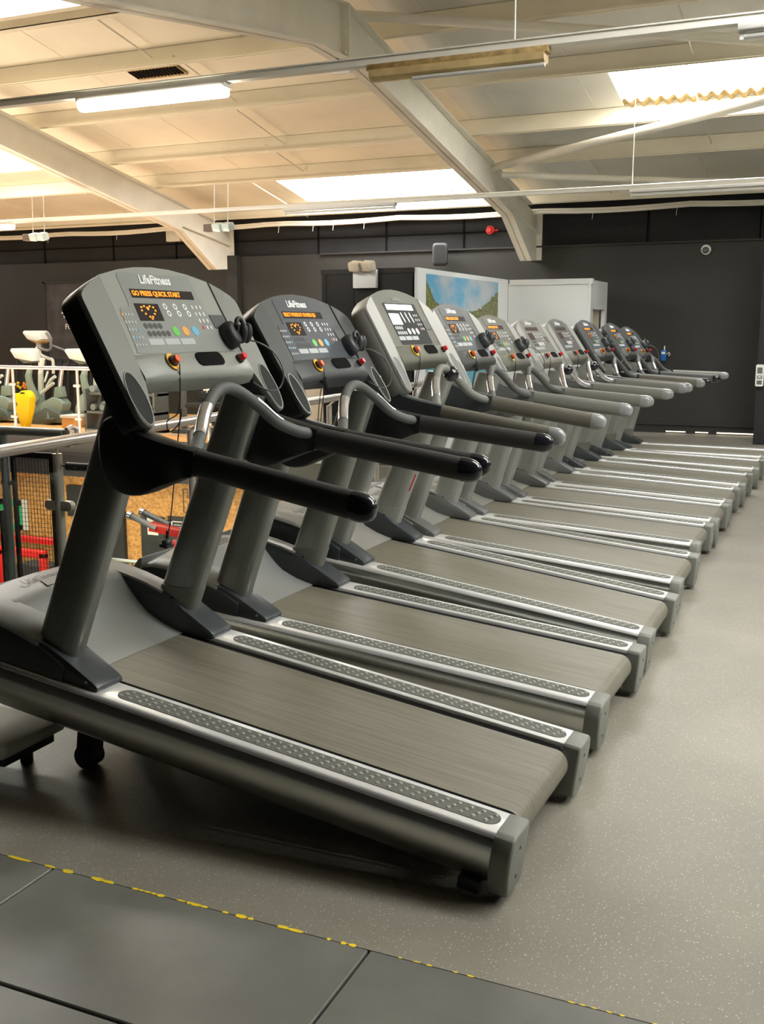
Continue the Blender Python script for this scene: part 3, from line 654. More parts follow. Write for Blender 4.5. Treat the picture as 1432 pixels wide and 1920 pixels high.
# ------------------------------------------------------------------ exercise bikes on the far landing
def to_xz(pts, Y, c): return [(W(x, y, Y).x-c.x, W(x, y, Y).z-c.z) for x, y in pts]
def bike(dx, label):
    Y = 14.6; c = W(85, 799, Y); c.z = 0.015
    loc = Vector((c.x+dx, Y, .015))
    t = thing('exercise_bike', label, 'exercise bike', loc, group='exercise bikes on the far landing')
    F = lambda y0: (lambda u, v, k: (u, k, v))
    def pr(name, pts, y0, y1, m_, bev=.02):
        b = MB(); b.prism(to_xz(pts, Y, c), y0, y1, lambda u, v, k: (u, k, v)); link(name, b.mesh(name, m_, 35, bev), t)
    pr('base_housing', [(47, 794), (46, 774), (62, 774), (66, 778), (82, 772), (100, 762), (122, 772), (134, 790), (112, 792), (62, 799)], -.20, .20, 'bike_dark')
    pr('flywheel_cover', [(49, 773), (50, 758), (54, 745), (60, 735), (64, 733), (70, 740), (78, 760), (82, 772), (66, 778)], -.15, .15, 'bike_green')
    pr('housing', [(66, 776), (74, 762), (90, 752), (105, 744), (119, 748), (126, 757), (124, 768), (116, 782), (96, 790), (66, 790)], -.12, .12, 'bike_green')
    pr('arm_cover', [(58, 703), (64, 686), (70, 686), (68, 704), (70, 716), (84, 748), (74, 758), (62, 728)], -.16, -.10, 'bike_green', .01)
    pr('console', [(29, 657), (31, 653), (58, 653), (62, 657), (70, 677), (52, 674), (38, 671)], -.14, .14, 'bike_light', .01)
    pr('console_back', [(31, 659), (62, 659), (70, 678), (54, 681), (38, 671)], -.12, .16, 'bike_dark', .01)
    b = MB(); p = [Vector((a, .0, z)) for a, z in to_xz([(80, 672), (76, 700), (76, 735)], Y, c)]; b.tube([p[0], p[1], p[2]], .045, 10); link('mast', b.mesh('mast', 'bike_light', 50), t)
    b = MB(); p = [Vector((a, 0, z)) for a, z in to_xz([(116, 692), (112, 726)], Y, c)]; b.tube(p, .04, 10); link('seat_post', b.mesh('seat_post', 'chrome', 50), t)
    pr('post_cover', [(106, 726), (118, 724), (122, 744), (104, 748)], -.06, .06, 'bike_green', .01)
    b = MB(); p = [Vector((a, -.18, z)) for a, z in to_xz([(97, 715), (103, 695)], Y, c)]; b.tube(p, .022, 8); link('handle', b.mesh('handle', 'chrome', 50), t)
    b = MB(); p = to_xz([(104, 768), (105, 785)], Y, c); b.tube([Vector((p[0][0], -.16, p[0][1])), Vector((p[1][0], -.18, p[1][1]))], [.04, .025], 10); link('crank', b.mesh('crank', 'bike_light', 50), t)
    b = MB(); q = to_xz([(111, 784)], Y, c)[0]; b.box((q[0], -.22, q[1]), (.2, .1, .045)); link('pedal', b.mesh('pedal', 'bike_dark', 40, .012), t)
    b = MB(); p = to_xz([(84, 726), (92, 712), (100, 706)], Y, c); b.tube([Vector((a, .05, z)) for a, z in p], .03, 8); p = to_xz([(80, 738), (104, 718)], Y, c); b.tube([Vector((a, -.05, z)) for a, z in p], .03, 8); link('linkage', b.mesh('linkage', 'bike_light', 50), t)
bike(0, 'green-grey exercise bike in full view behind the glass, left of first console')
bike(1.22, 'green-grey exercise bike partly hidden by the edge of the first console')
bike(-1.22, 'green-grey exercise bike cut off by the left edge of the picture')
# cross trainer behind the bikes
Y = 15.6; c = W(80, 790, Y); c.z = .015
t = thing('cross_trainer', 'pale cross trainer with curved arms, console above the far bikes', 'cross trainer', c)
def pr2(name, pts, y0, y1, m_, bev=.015):
    b = MB(); b.prism(to_xz(pts, Y, c), y0, y1, lambda u, v, k: (u, k, v)); link(name, b.mesh(name, m_, 35, bev), t)
pr2('console', [(53, 624), (55, 620), (78, 620), (82, 624), (88, 636), (80, 640), (62, 636)], -.16, .16, 'bike_light')
pr2('console_back', [(56, 626), (80, 627), (88, 640), (76, 644), (62, 638)], -.12, .18, 'amber_dirt')
def tb(name, pts, r, m_, y=0.):
    b = MB(); b.tube(catmull([Vector((a, y, z)) for a, z in to_xz(pts, Y, c)], 5), r, 10); link(name, b.mesh(name, m_, 50), t)
tb('mast', [(72, 636), (73, 660), (76, 680), (80, 786)], .045, 'bike_light')
tb('handlebar', [(101, 624), (107, 634), (110, 648), (106, 656), (95, 655), (85, 650)], .025, 'foot_grey', -.2)
tb('handlebar', [(62, 640), (66, 652), (72, 655)], .03, 'foot_grey', .2)
tb('swing_arm', [(76, 650), (82, 664), (98, 672), (106, 676), (107, 700)], .03, 'bike_light', -.1)
tb('link_arm', [(86, 646), (112, 656), (134, 664)], .022, 'foot_grey', .1)
pr2('base_housing', [(66, 790), (66, 760), (110, 750), (120, 790)], -.25, .25, 'bike_dark')
# yellow bag and small items
c = W(62, 784, 13.9); c.z = .014; Y = 13.9
t = thing('sandbag', 'bright yellow bag with handle slot standing between the far bikes', 'bag', c)
pr2('body', [(28, 739), (33, 737), (40, 737), (44, 732), (53, 732), (58, 736), (62, 745), (60, 770), (52, 803), (46, 803), (36, 772), (35, 762), (38, 758)], -.08, .08, 'yellow_bag', .03)
pr2('handle_slot', [(45, 735), (52, 735), (53, 738), (44, 738)], -.082, .082, 'soft_black', .0)
b = MB()
for i, (x, y, m_) in enumerate([(34, 724, 0), (34, 718, 0), (38, 727, 0)]): p = W(x, y, 16.53); b.ball(p-W(34, 724, 16.53), .03, 8, 6)
solo('grip_cluster', b.mesh('grip_cluster', 'yellow_bag', 50), 'small cluster of yellow grips hanging above the yellow bag', 'grips', None, W(34, 724, 16.53))
b = MB()
for x, y in [(42, 719), (46, 722), (44, 727), (41, 724)]: p = W(x+3, y, 16.53); b.ball(p-W(42, 724, 16.53), .032, 8, 6)
solo('grip_cluster', b.mesh('grip_cluster', 'orange_bag', 50), 'small cluster of orange grips hanging above the yellow bag', 'grips', None, W(42, 724, 16.53))
t = thing('plyo_box', 'low timber box with white lid beside the middle far bike', 'box', (W(137, 790, 14.2).x, 14.2, .012))
b = MB(); b.box2((-.12, -.15, 0), (.14, .15, .17)); link('body', b.mesh('body', 'wood_edge', 30, .01), t)
b = MB(); b.box2((-.14, -.17, .17), (.16, .17, .22)); link('lid', b.mesh('lid', 'white_plastic', 30, .01), t)
# equipment seen between the consoles, beyond the void
def cable_machine(c, label, s=1):
    t = thing('cable_machine', label, 'cable machine', c, group='cable machines beyond the void')
    for x in (-.5*s, .5*s):
        b = MB(); b.box2((x-.04, -.04, 0), (x+.04, .04, 1.5)); link('upright', b.mesh('upright', 'foot_grey', 30, .008), t)
    b = MB(); b.box2((-.55*s, -.05, 1.42), (.55*s, .05, 1.5)); link('top_beam', b.mesh('top_beam', 'foot_grey', 30, .008), t)
    for k in range(9):
        b = MB(); b.box2((-.16, -.08, .12+k*.062), (.16, .08, .175+k*.062)); link('weight_plate', b.mesh('weight_plate', 'soft_black', 30, .006), t)
    b = MB(); b.cyl((-.1, 0, .1), (-.1, 0, 1.45), .012, 8); b.cyl((.1, 0, .1), (.1, 0, 1.45), .012, 8); link('guide_rods', b.mesh('guide_rods', 'chrome', 50), t)
    b = MB(); b.box2((-.25, -.35, .42), (.25, .0, .5)); link('seat', b.mesh('seat', 'soft_black', 30, .03), t)
    b = MB(); b.box2((-.55*s, -.3, 0), (.55*s, .3, .06)); link('base', b.mesh('base', 'foot_grey', 30, .01), t)
cable_machine((-9.4, 14.3, .012), 'cable machine seen through the gap under the first console')
cable_machine((-8.2, 14.5, .012), 'cable machine seen under the second console')
t = thing('dumbbell_rack', 'low rack of dumbbells seen under the first console beyond the void', 'dumbbell rack', (-10.75, 13.9, .012))
b = MB(); b.box2((-.7, -.2, .0), (.7, .2, .05)); b.box2((-.7, -.18, .3), (.7, .18, .34)); b.box2((-.7, -.1, .6), (.7, .2, .64)); b.box2((-.7, -.18, 0), (-.66, .2, .7)); b.box2((.66, -.18, 0), (.7, .2, .7)); link('frame', b.mesh('frame', 'foot_grey', 0), t)
for k in range(7):
    for z in (.40, .70):
        b = MB(); x = -.56+k*.185; b.cyl((x, -.14, z), (x, -.05, z), .055, 10); b.cyl((x, .05, z), (x, .14, z), .055, 10); b.cyl((x, -.05, z), (x, .05, z), .018, 8); link('dumbbell', b.mesh('dumbbell', 'gloss_grey', 40), t)
b = MB(); b.box2((-.55, -.05, 0), (.55, .05, .98)); solo('partition_board', b.mesh('partition_board', 'beige_panel', 0), 'beige partition board seen under the second console', 'partition', None, (-6.75, 13.6, .0))
# lower hall objects
t = thing('notice_board', 'black notice board with a white sheet on the strand board wall below', 'notice board', (-9.98, 13.17, -1.9))
b = MB(); b.box2((0, -.03, 0), (.43, .0, .70)); link('board', b.mesh('board', 'board_black', 0), t)
b = MB(); b.box2((.13, -.034, .41), (.33, -.03, .69)); link('sheet', b.mesh('sheet', 'paper', 0), t)
b = MB()
for k in range(7): b.box2((.15, -.0355, .46+k*.028), (.15+.16*(.6+.4*((k*37) % 5)/5), -.034, .466+k*.028))
link('print_lines', b.mesh('print_lines', 'foot_grey', 0), t)
t = thing('instruction_sign', 'dark sign with white icon panel on the strand board wall below', 'sign', (-9.47, 13.17, -1.62))
b = MB(); b.prism([(0, .04), (.05, 0), (.3, 0), (.33, .05), (.33, .45), (0, .45)], -.03, 0, lambda u, v, k: (u, k, v)); link('board', b.mesh('board', 'board_black', 0), t)
b = MB(); b.box2((.0, -.034, .17), (.09, -.03, .38)); b.box2((.0, -.034, .17), (.27, -.03, .185)); b.box2((0, -.034, .365), (.27, -.03, .38)); link('icon_panel', b.mesh('icon_panel', 'paper', 0), t)
b = MB()
for z in (.23, .32): b.prism(ellipse(.045, z, .028, .028, 16), -.0365, -.034, lambda u, v, k: (u, k, v))
link('icon', b.mesh('icon', 'board_black', 0), t)
b = MB()
for k in range(4): b.box2((.12, -.0365, .21+k*.035), (.25, -.03, .225+k*.035))
link('text_lines', b.mesh('text_lines', 'pale_ink', 0), t)
t = thing('exit_frame_sign', 'green framed sign with white edge on the strand board wall below', 'sign', (-12.85, 13.17, -1.62))
b = MB(); b.box2((0, -.03, 0), (.09, 0, .5)); b.box2((.38, -.03, 0), (.47, 0, .5)); b.box2((0, -.03, .41), (.47, 0, .5)); b.box2((0, -.03, 0), (.47, 0, .09)); link('frame', b.mesh('frame', 'sign_green', 0), t)
b = MB(); b.box2((.47, -.03, 0), (.58, 0, .52)); link('edge', b.mesh('edge', 'paper', 0), t)
b = MB()
def oline(pts, wd=.010):
    for p, q in zip(pts, pts[1:]):
        p = Vector((p[0], 0, p[1])); q = Vector((q[0], 0, q[1])); d = (q-p); L_ = d.length; d.normalize(); s = Vector((-d.z, 0, d.x))*wd
        b.loft([[p+s+Vector((0, -.004, 0)), p-s+Vector((0, -.004, 0)), p-s, p+s], [q+s+Vector((0, -.004, 0)), q-s+Vector((0, -.004, 0)), q-s, q+s]])
for ox in (0, .0):
    pass
oline([(0, .36), (.08, .36), (.08, .22), (.15, .22), (.15, .36), (.23, .36), (.23, 0), (.15, 0), (.15, .14), (.08, .14), (.08, 0), (0, 0), (0, .36)], .005)
oline([(.3, .0), (.3, .36), (.5, .36), (.5, 0), (.3, 0)], .005)
solo('wall_lettering', b.mesh('wall_lettering', 'dark_ink', 0), 'outlined letter shapes drawn on the strand board wall below', 'lettering', None, (-9.2, 13.19, -1.1))
# red plate-loaded machine
def red_machine(c, label, flip=1):
    t = thing('plate_machine', label, 'weight machine', c, group='red plate-loaded machines')
    def beam(name, a, d, wd=.06, m_='red_steel'):
        a = Vector(a); d = Vector(d); b = MB(); r = wd/2
        ax = (d-a).normalized(); s = ax.cross(Vector((0, 1, 0))); s = s.normalized() if s.length > .01 else Vector((1, 0, 0)); u = ax.cross(s)
        q = [s*r+u*r, s*r-u*r, -s*r-u*r, -s*r+u*r]; b.loft([[a+k for k in q], [d+k for k in q]]); link(name, b.mesh(name, m_, 30, .006), t)
    f = flip
    beam('upright', (.35*f, 0, 0), (.35*f, 0, 2.45), .12); beam('base_beam', (-.5*f, 0, .06), (.6*f, 0, .06), .1); beam('lever', (.45*f, 0, 2.5), (-.25*f, -.1, 2.62), .10); beam('brace', (.5*f, 0, 1.7), (.0*f, 0, 2.45), .12)
    for yy in (-.12, .12):
        b = MB(); b.cyl((-.5*f, yy, 2.72), (-.15*f, yy, 2.60), .035, 12); link('grip', b.mesh('grip', 'foot_grey', 50), t)
        b = MB(); b.cyl((-.55*f, yy, 2.735), (-.5*f, yy, 2.72), .05, 12); link('collar', b.mesh('collar', 'chrome', 50), t)
    b = MB(); b.box2((-.4, -.2, .4), (.1, .2, .5)); link('seat', b.mesh('seat', 'soft_black', 30, .03), t)
    b = MB(); b.cyl((.2*f, -.25, 1.4), (.2*f, .25, 1.4), .22, 24); link('weight_plate', b.mesh('weight_plate', 'soft_black', 40, .01), t)
red_machine((-7.05, 9.9, -3.2), 'red weight machine arm rising below, right of the notice board')
t = thing('power_rack', 'red squat rack with black storage standing behind the wire mesh', 'rack', (-11.9, 11.8, -3.2))
b = MB(); b.box2((-1.2, -.05, 1.52), (1.2, .05, 1.64)); b.box2((-1.0, .5, 1.60), (.9, .6, 1.70)); link('crossbar', b.mesh('crossbar', 'red_steel', 30, .01), t)
for x in (-1.0, .35, 1.15):
    b = MB(); b.box2((x-.05, -.05, 0), (x+.05, .05, 1.6)); link('upright', b.mesh('upright', 'red_steel', 30, .01), t)
b = MB(); b.box2((.5, .1, 0), (1.1, .5, 1.35)); link('storage_bin', b.mesh('storage_bin', 'soft_black', 30, .01), t)
b = MB(); b.cyl((.0, .0, 1.05), (.0, .2, 1.05), .22, 24); link('weight_plate', b.mesh('weight_plate', 'red_steel', 40, .01), t)
t = thing('lower_fence', 'black barred fence on the lower level left of the second treadmill hood', 'fence', (-9.9, 12.4, -3.2))
b = MB(); b.cyl((-.9, 0, 1.45), (1.3, 0, 1.45), .03, 12); link('top_rail', b.mesh('top_rail', 'grey_tube', 50), t)
b = MB()
for k in range(22): b.cyl((-.9+k*.1, 0, .1), (-.9+k*.1, 0, 1.42), .010, 6)
link('bars', b.mesh('bars', 'soft_black', 40), t)
b = MB(); b.box2((-.3, -.2, 1.3), (.1, .1, 1.38)); b.box2((-.22, -.2, 1.0), (-.18, .1, 1.32)); b.box2((.0, -.2, 1.0), (.04, .1, 1.32)); solo('yellow_hooks', b.mesh('yellow_hooks', 'yellow_bag', 30, .01), 'yellow hooks on the lower level fence', 'hooks', None, (-10.0, 12.2, -3.0))

# ================================================================== treadmills
KO = Vector((-1.414, 0, 1.19)); KU = Vector((-.592, 0, .806)); KN = Vector((.806, 0, .592))
def K(y, v, w_=0): return KO+Vector((0, y, 0))+KU*v+KN*w_
KM = Matrix(((0, KU.x, KN.x, 0), (1, 0, 0, 0), (0, KU.z, KN.z, 0), (0, 0, 0, 1)))
def kplate(b, poly, w0, w1): return b.prism(poly, w0, w1, lambda u, v, k: K(u, v, k))
CACHE = {}
def part(name, key, builder, material, parent, smooth=35, bevel=0, **props):
    ck = (key, material)
    if ck not in CACHE:
        b = MB(); builder(b); CACHE[ck] = b.mesh(name, material, smooth, bevel)
    return link(name, CACHE[ck], parent, **props)
def ktext(name, key, body, size, material, parent, y, v, w_, shear=0, bold=0, sx=1):
    ck = (key, body, material)
    if ck not in CACHE: CACHE[ck] = text_mesh(body, size, .0006, material, shear, 'LEFT', bold)
    o = link(name, CACHE[ck], parent)
    m_ = KM.copy(); m_.translation = K(y, v, w_); m_ = m_ @ Matrix.Diagonal((sx, 1, 1, 1)); o.matrix_local = m_
    return o

TOPZ = .215
def rail_profile(s):      # (y, z)
    return [(s*.300, .195), (s*.300, .216), (s*.310, .219), (s*.425, .219), (s*.437, .214), (s*.442, .200), (s*.451, .182), (s*.453, .155), (s*.444, .11), (s*.428, .07), (s*.410, .042), (s*.40, .035), (s*.38, .035), (s*.38, .19)]
def b_railtop(s):
    P = [(s*.2995, .200), (s*.2995, .217), (s*.303, .2205), (s*.430, .2205), (s*.4395, .2165), (s*.4435, .204), (s*.440, .199), (s*.434, .210), (s*.427, .2170), (s*.306, .2170), (s*.303, .200)]
    return lambda b: b.prism(P, -2.14, -.0625, lambda u, v, k: (k, u, v))
def b_rail(s):
    return lambda b: b.prism(rail_profile(s), -2.16, -.062, lambda u, v, k: (k, u, v))
def b_cap(s):
    def f(b):
        P = [(s*.292, .03), (s*.292, .210), (s*.300, .222), (s*.43, .222), (s*.447, .212), (s*.462, .18), (s*.466, .15), (s*.462, .10), (s*.448, .055), (s*.43, .022), (s*.32, .018)]
        P = [(s*.375+(abs(u)*s-s*.375)*.97, v) for u, v in P]; P2 = [(s*.375+(u-s*.375)*.93, .12+(v-.12)*.955) for u, v in P]
        b.loft([[(-.064, u, v) for u, v in P], [(-.007, u, v) for u, v in P], [(0, u, v) for u, v in P2]])
    return f
def b_capscrews(s):
    def f(b):
        for z in (.165, .07): b.cyl((-.002, s*.375, z), (.0015, s*.375, z), .006, 10)
    return f
def b_pad(s):
    def f(b):
        x0, x1, yc, hw = -1.495, -.074, s*.366, .040
        P = []
        for i in range(13): a = -PI/2+PI*i/12; P.append((x1-hw+hw*math.cos(a), yc+hw*math.sin(a)))
        for i in range(13): a = PI/2+PI*i/12; P.append((x0+hw+hw*math.cos(a), yc+hw*math.sin(a)))
        b.prism(P, .217, .2225, lambda u, v, k: (u, v, k))
    return f
def b_studs(s):
    def f(b):
        n_ = 35
        for i in range(n_):
            x = -1.465+i*(1.36/(n_-1))
            for j, yy in enumerate((-.022, 0, .022)):
                xx = x+(-.010, 0, .010)[j]
                c = Vector((xx, s*.366+yy, .2225)); nu = 8; rings = []
                for r_, h in ((.0082, 0), (.0066, .0026), (.003, .0034)):
                    rings.append([c+Vector((r_*math.cos(2*PI*q/nu), r_*math.sin(2*PI*q/nu), h)) for q in range(nu)])
                b.loft(rings)
    return f
def b_belt(b):
    top = .207; rr = .058; xr = -.052; pts = []
    pts.append((-1.98, top))
    for i in range(19): a = PI/2-PI*i/18; pts.append((xr-rr+.03+rr*math.cos(a)*.9+.0, top-rr+rr*math.sin(a)))
    pts.append((-1.98, top-2*rr))
    inner = [(x, z-.004 if z > .15 else z+.004) if i in (0, len(pts)-1) else (x-.004*((x > -.08)), z) for i, (x, z) in enumerate(pts)]
    rings = []
    for (x, z) in pts: rings.append([(x, -.262, z), (x, .262, z)])
    V = [p for r in rings for p in r]; F = [(2*i, 2*i+1, 2*i+3, 2*i+2) for i in range(len(rings)-1)]
    b.add(V, F)
    for s in (-1, 1):      # closed edge band giving the belt its thickness
        yy = s*.262; e = []
        for i, (x, z) in enumerate(pts):
            cxx, czz = (-.10, top-rr); d = Vector((x-cxx, z-czz)); 
            if x < -.2: q = (x, z-.004*(1 if z > .15 else -1))
            else: d.normalize(); q = (x-d.x*.004, z-d.y*.004)
            e += [(x, yy, z), (q[0], yy, q[1])]
        b.add(e, [(2*i, 2*i+1, 2*i+3, 2*i+2) for i in range(len(pts)-1)])
def b_deck(b):
    b.box2((-2.15, -.292, .112), (-.085, .292, .202)); b.box2((-2.0, -.38, .04), (-1.85, .38, .10)); b.box2((-1.1, -.38, .05), (-1.02, .38, .1)); b.box2((-.3, -.38, .05), (-.22, .38, .09))
def b_edge(s): return lambda b: b.box2((-1.75, s*.272-.012, .198), (-.07, s*.272+.020 if s > 0 else s*.272+.012, .2045)) if s > 0 else b.box2((-1.75, -.292, .198), (-.07, -.266, .2045))
def b_roller(b): b.cyl((-.10, -.292, .150), (-.10, .292, .150), .046, 24)
def b_foot(s):
    def f(b):
        P = [(-1.93, .20), (-1.93, .340), (-1.84, .345), (-1.78, .335), (-1.72, .314), (-1.64, .281), (-1.572, .252), (-1.550, .240), (-1.547, .226), (-1.56, .212), (-1.62, .206)]
        a, c = (s*.285, s*.425)
        b.prism(P, min(a, c), max(a, c), lambda u, v, k: (u, k, v))
    return f
def b_footscrew(s): return lambda b: b.cyl((-1.60, s*.4255, .245), (-1.60, s*.428, .245), .006, 10)
def b_hood(b):
    # concave top: cross sections along x
    def zt(x):
        pts = [(-2.25, .376), (-2.15, .394), (-2.06, .396), (-2.03, .385), (-1.99, .338), (-1.94, .292), (-1.88, .252), (-1.80, .226), (-1.74, .215), (-1.70, .210)]
        for (a, za), (c, zc) in zip(pts, pts[1:]):
            if a <= x <= c: t = (x-a)/(c-a); return za+(zc-za)*t
        return pts[-1][1]
    xs = [-2.25, -2.21, -2.17, -2.12, -2.09, -2.06, -2.045, -2.03, -2.01, -1.99, -1.965, -1.94, -1.91, -1.88, -1.84, -1.80, -1.77, -1.74, -1.70]
    rings = []
    for x in xs:
        z = zt(x); ww = .292
        bulge = .024*max(0, min(1, (-x-1.76)/.25))
        r = [(x, -ww, .19), (x, -ww, z)]+[(x, ww*q, z+bulge*(1-q*q)) for q in (-.66, -.33, 0, .33, .66)]+[(x, ww, z), (x, ww, .19)]
        rings.append(r)
    b.loft(rings)
WX = [(-2.262, .352, .335), (-2.24, .376, .362), (-2.18, .390, .376), (-2.10, .391, .377), (-2.0, .386, .368), (-1.9, .374, .352), (-1.82, .357, .336), (-1.76, .336, .316), (-1.70, .306, .290)]
def b_wing(s):
    def f(b):
        b.loft([[(x, s*.288, .12 if x < -2.2 else .20), (x, s*.288, zi), (x, s*.33, zi-.003), (x, s*.418, zo+.001), (x, s*.432, zo-.012), (x, s*.432, .12 if x < -2.2 else .20)] for x, zi, zo in WX])
    return f
def b_wingtop(s):
    def f(b):
        def yz(zi, zo, k): return [(.284, zi+.001+k), (.33, zi-.002+k), (.418, zo+.002+k), (.4345, zo-.010+k*.3)]
        rings = []
        for x, zi, zo in WX[:-2]:
            A = yz(zi, zo, .005); B = yz(zi, zo, -.006)[::-1]
            rings.append([(x, s*y, z) for y, z in A+B])
        b.loft(rings)
    return f
def b_sidepanel(s):
    def f(b):
        P = [(-2.268, .11), (-2.27, .345), (-2.24, .376), (-2.16, .404), (-2.05, .408), (-1.95, .392), (-1.84, .360), (-1.74, .333), (-1.66, .30), (-1.66, .223), (-2.16, .223), (-2.18, .11)]
        a, c = (s*.425, s*.436)
        b.prism(P, min(a, c), max(a, c), lambda u, v, k: (u, k, v))
    return f
def b_frontcover(b): b.prism([(-2.30, .10), (-2.305, .34), (-2.275, .385), (-2.255, .395), (-2.255, .10)], -.42, .42, lambda u, v, k: (u, k, v))
def b_badge(b):
    b.add([(-2.13, -.09, .408), (-2.13, .09, .408), (-2.065, .12, .408), (-2.065, -.12, .408), (-2.13, -.09, .4205), (-2.13, .09, .4205), (-2.065, .12, .4205), (-2.065, -.12, .4205)], [(0, 1, 2, 3), (7, 6, 5, 4), (0, 4, 5, 1), (1, 5, 6, 2), (2, 6, 7, 3), (3, 7, 4, 0)])
def b_upright(s):
    def f(b):
        rings = []
        for z in (.205, .32, .45, .6, .75, .9, 1.05, 1.2, 1.235):
            cx = -1.775+(z-.32)*.255; hx = .094-(z-.2)*.008; hy = .050; yc = s*.355; n_ = 28; r = []
            for k in range(n_):
                a = 2*PI*k/n_; ca, sa = math.cos(a), math.sin(a); e = .75
                r.append((cx+hx*math.copysign(abs(ca)**e, ca), yc+hy*math.copysign(abs(sa)**e, sa), z))
            rings.append(r)
        b.loft(rings)
    return f
def b_sleeve(s):
    def f(b):
        rings = []
        for z in (.215, .39):
            cx = -1.775+(z-.32)*.255; n_ = 28; r = []
            for k in range(n_):
                a = 2*PI*k/n_; ca, sa = math.cos(a), math.sin(a); e = .75
                r.append((cx+.099*math.copysign(abs(ca)**e, ca), s*.352+.054*math.copysign(abs(sa)**e, sa), z+(.012*ca if z > .3 else 0)))
            rings.append(r)
        b.loft(rings)
    return f
def b_seam(s):
    def f(b):
        P = []
        for z in (.23, .5, .8, 1.1): P.append((-1.775+(z-.32)*.255+.028, s*.355+math.copysign(.0472, -1), z))
        b.tube(P, .0022, 6)
        b.tube([(x, 2*s*.355-y, z) for x, y, z in P], .0022, 6)
    return f
def b_bolt(s): return lambda b: b.cyl((-1.775, s*.352-s*.053, .335), (-1.775, s*.352-s*.060, .335), .010, 12)
def b_bracket(s):
    def f(b):
        P = catmull([(-1.222, 1.146), (-1.32, 1.153), (-1.43, 1.166), (-1.50, 1.19), (-1.56, 1.20), (-1.60, 1.15), (-1.59, 1.05), (-1.555, .985), (-1.50, .953), (-1.42, .958), (-1.33, 1.005), (-1.27, 1.038), (-1.222, 1.060)], 3)
        P = [(p[0], p[1]) for p in [Vector((q[0], q[1])) for q in P]]
        yc = s*.405; rings = []
        for w_, sc in ((-.038, .93), (-.030, .99), (0, 1), (.030, .99), (.038, .93)):
            cx, cz = -1.42, 1.08
            rings.append([(cx+(u-cx)*(sc if u < -1.25 else 1), yc+w_*(1 if u < -1.3 else .8), cz+(v-cz)*sc) for u, v in P])
        b.loft(rings)
    return f
def bfix(P): return [Vector((p[0], p[1], 0)) for p in P]
def grip_section(x, yc, zc, hy, hz, n_=18):
    r = []
    for k in range(n_):
        a = 2*PI*k/n_; ca, sa = math.cos(a), math.sin(a); e = .8
        r.append((x, yc+hy*math.copysign(abs(ca)**e, ca), zc+hz*math.copysign(abs(sa)**e, sa)))
    return r
def rail_line(x, s):
    t_ = (x+1.222)/(.66); return s*(.405+.045*t_), 1.103-.014*t_
def b_grip(s):
    def f(b): b.loft([grip_section(x, *rail_line(x, s), .030, .0435) for x in (-1.225, -1.1, -.95, -.8, -.64)])
    return f
def b_gripend(s):
    def f(b):
        rings = []
        for x, q in ((-.645, 1.0), (-.635, 1.03), (-.61, 1.02), (-.592, .92), (-.578, .76), (-.568, .52), (-.563, .22)):
            y, z = rail_line(x, s); rings.append(grip_section(x, y, z, .031*q, .0445*q))
        b.loft(rings)
    return f
_h = [(.385, -1.258, 1.120), (.33, -1.285, 1.130), (.25, -1.327, 1.163), (.17, -1.369, 1.225), (.08, -1.400, 1.277)]
ARCH = [(-y, x, z) for y, x, z in _h]+[(0, -1.408, 1.294)]+[(y, x, z) for y, x, z in _h[::-1]]
def arch_pts(k=5): return catmull([(x, y, z) for y, x, z in ARCH], k)
def b_arch(b): b.tube(arch_pts(), .0225, 14)
def b_sensor(s):          # half shell facing outwards on the leg of the bar
    def f(b):
        P = [p for p in arch_pts(8) if .145 < s*p.y < .27]; rows = []
        for i, p in enumerate(P):
            t_ = (P[min(i+1, len(P)-1)]-P[max(i-1, 0)]).normalized(); o_ = Vector((.35, s, -.1)); o_ = (o_-t_*o_.dot(t_)).normalized(); q_ = t_.cross(o_)
            rows.append([p+(o_*math.cos(a)+q_*math.sin(a))*r_ for r_, rng in ((.0245, range(-6, 7)), (.0215, range(6, -7, -1))) for a in [math.radians(12*k) for k in rng]])
        b.loft(rows)
    return f
def b_bracehub(b): b.ball((-1.385, .09, 1.262), .043, 20, 14)
# console
LO = [(-.455, .05), (-.457, .25), (-.457, .46), (-.452, .482), (-.43, .503), (-.38, .530), (-.316, .556), (-.2, .583), (-.1, .597), (0, .602), (.1, .597), (.2, .583), (.316, .556), (.38, .530), (.43, .503), (.452, .482), (.457, .46), (.457, .25), (.455, .05),
      (.448, .015), (.43, -.005), (.41, -.012), (.39, -.004), (.377, .018), (.334, .150), (-.334, .150), (-.377, .018), (-.39, -.004), (-.41, -.012), (-.43, -.005), (-.448, .015)]
def b_shell(b): kplate(b, LO, -.092, -.010)
def b_sideplate(s):
    def f(b):
        P = [(.454, .05), (.455, .25), (.455, .46), (.45, .48), (.428, .500), (.38, .527), (.3185, .553), (.3185, .44), (.326, .3), (.3365, .152), (.379, .020), (.391, -.002), (.41, -.010), (.43, -.003), (.446, .016)]
        P = [(s*u, v) for u, v in P]
        P2 = [(s*.39+(u-s*.39)*.965, .25+(v-.25)*.985) for u, v in P]
        b.loft([[K(u, v, -.012) for u, v in P], [K(u, v, .001) for u, v in P], [K(u, v, .006) for u, v in P2]])
    return f
def b_center(b):
    P = [(-.332, .152), (-.322, .3), (-.3145, .44), (-.3145, .555), (-.2, .582), (-.1, .596), (0, .601), (.1, .596), (.2, .582), (.3145, .555), (.3145, .44), (.322, .3), (.332, .152)]
    kplate(b, P, -.012, .002)
def b_overlay(b):
    P = [(-.305, .262), (-.300, .272), (-.292, .36), (-.287, .425), (-.28, .433), (-.236, .436), (-.228, .45), (-.222, .558), (-.21, .570), (.19, .572), (.203, .560), (.21, .43), (.218, .415), (.298, .412), (.303, .40), (.306, .272), (.30, .262), (.28, .256), (-.28, .256)]
    kplate(b, P, .0, .0035)
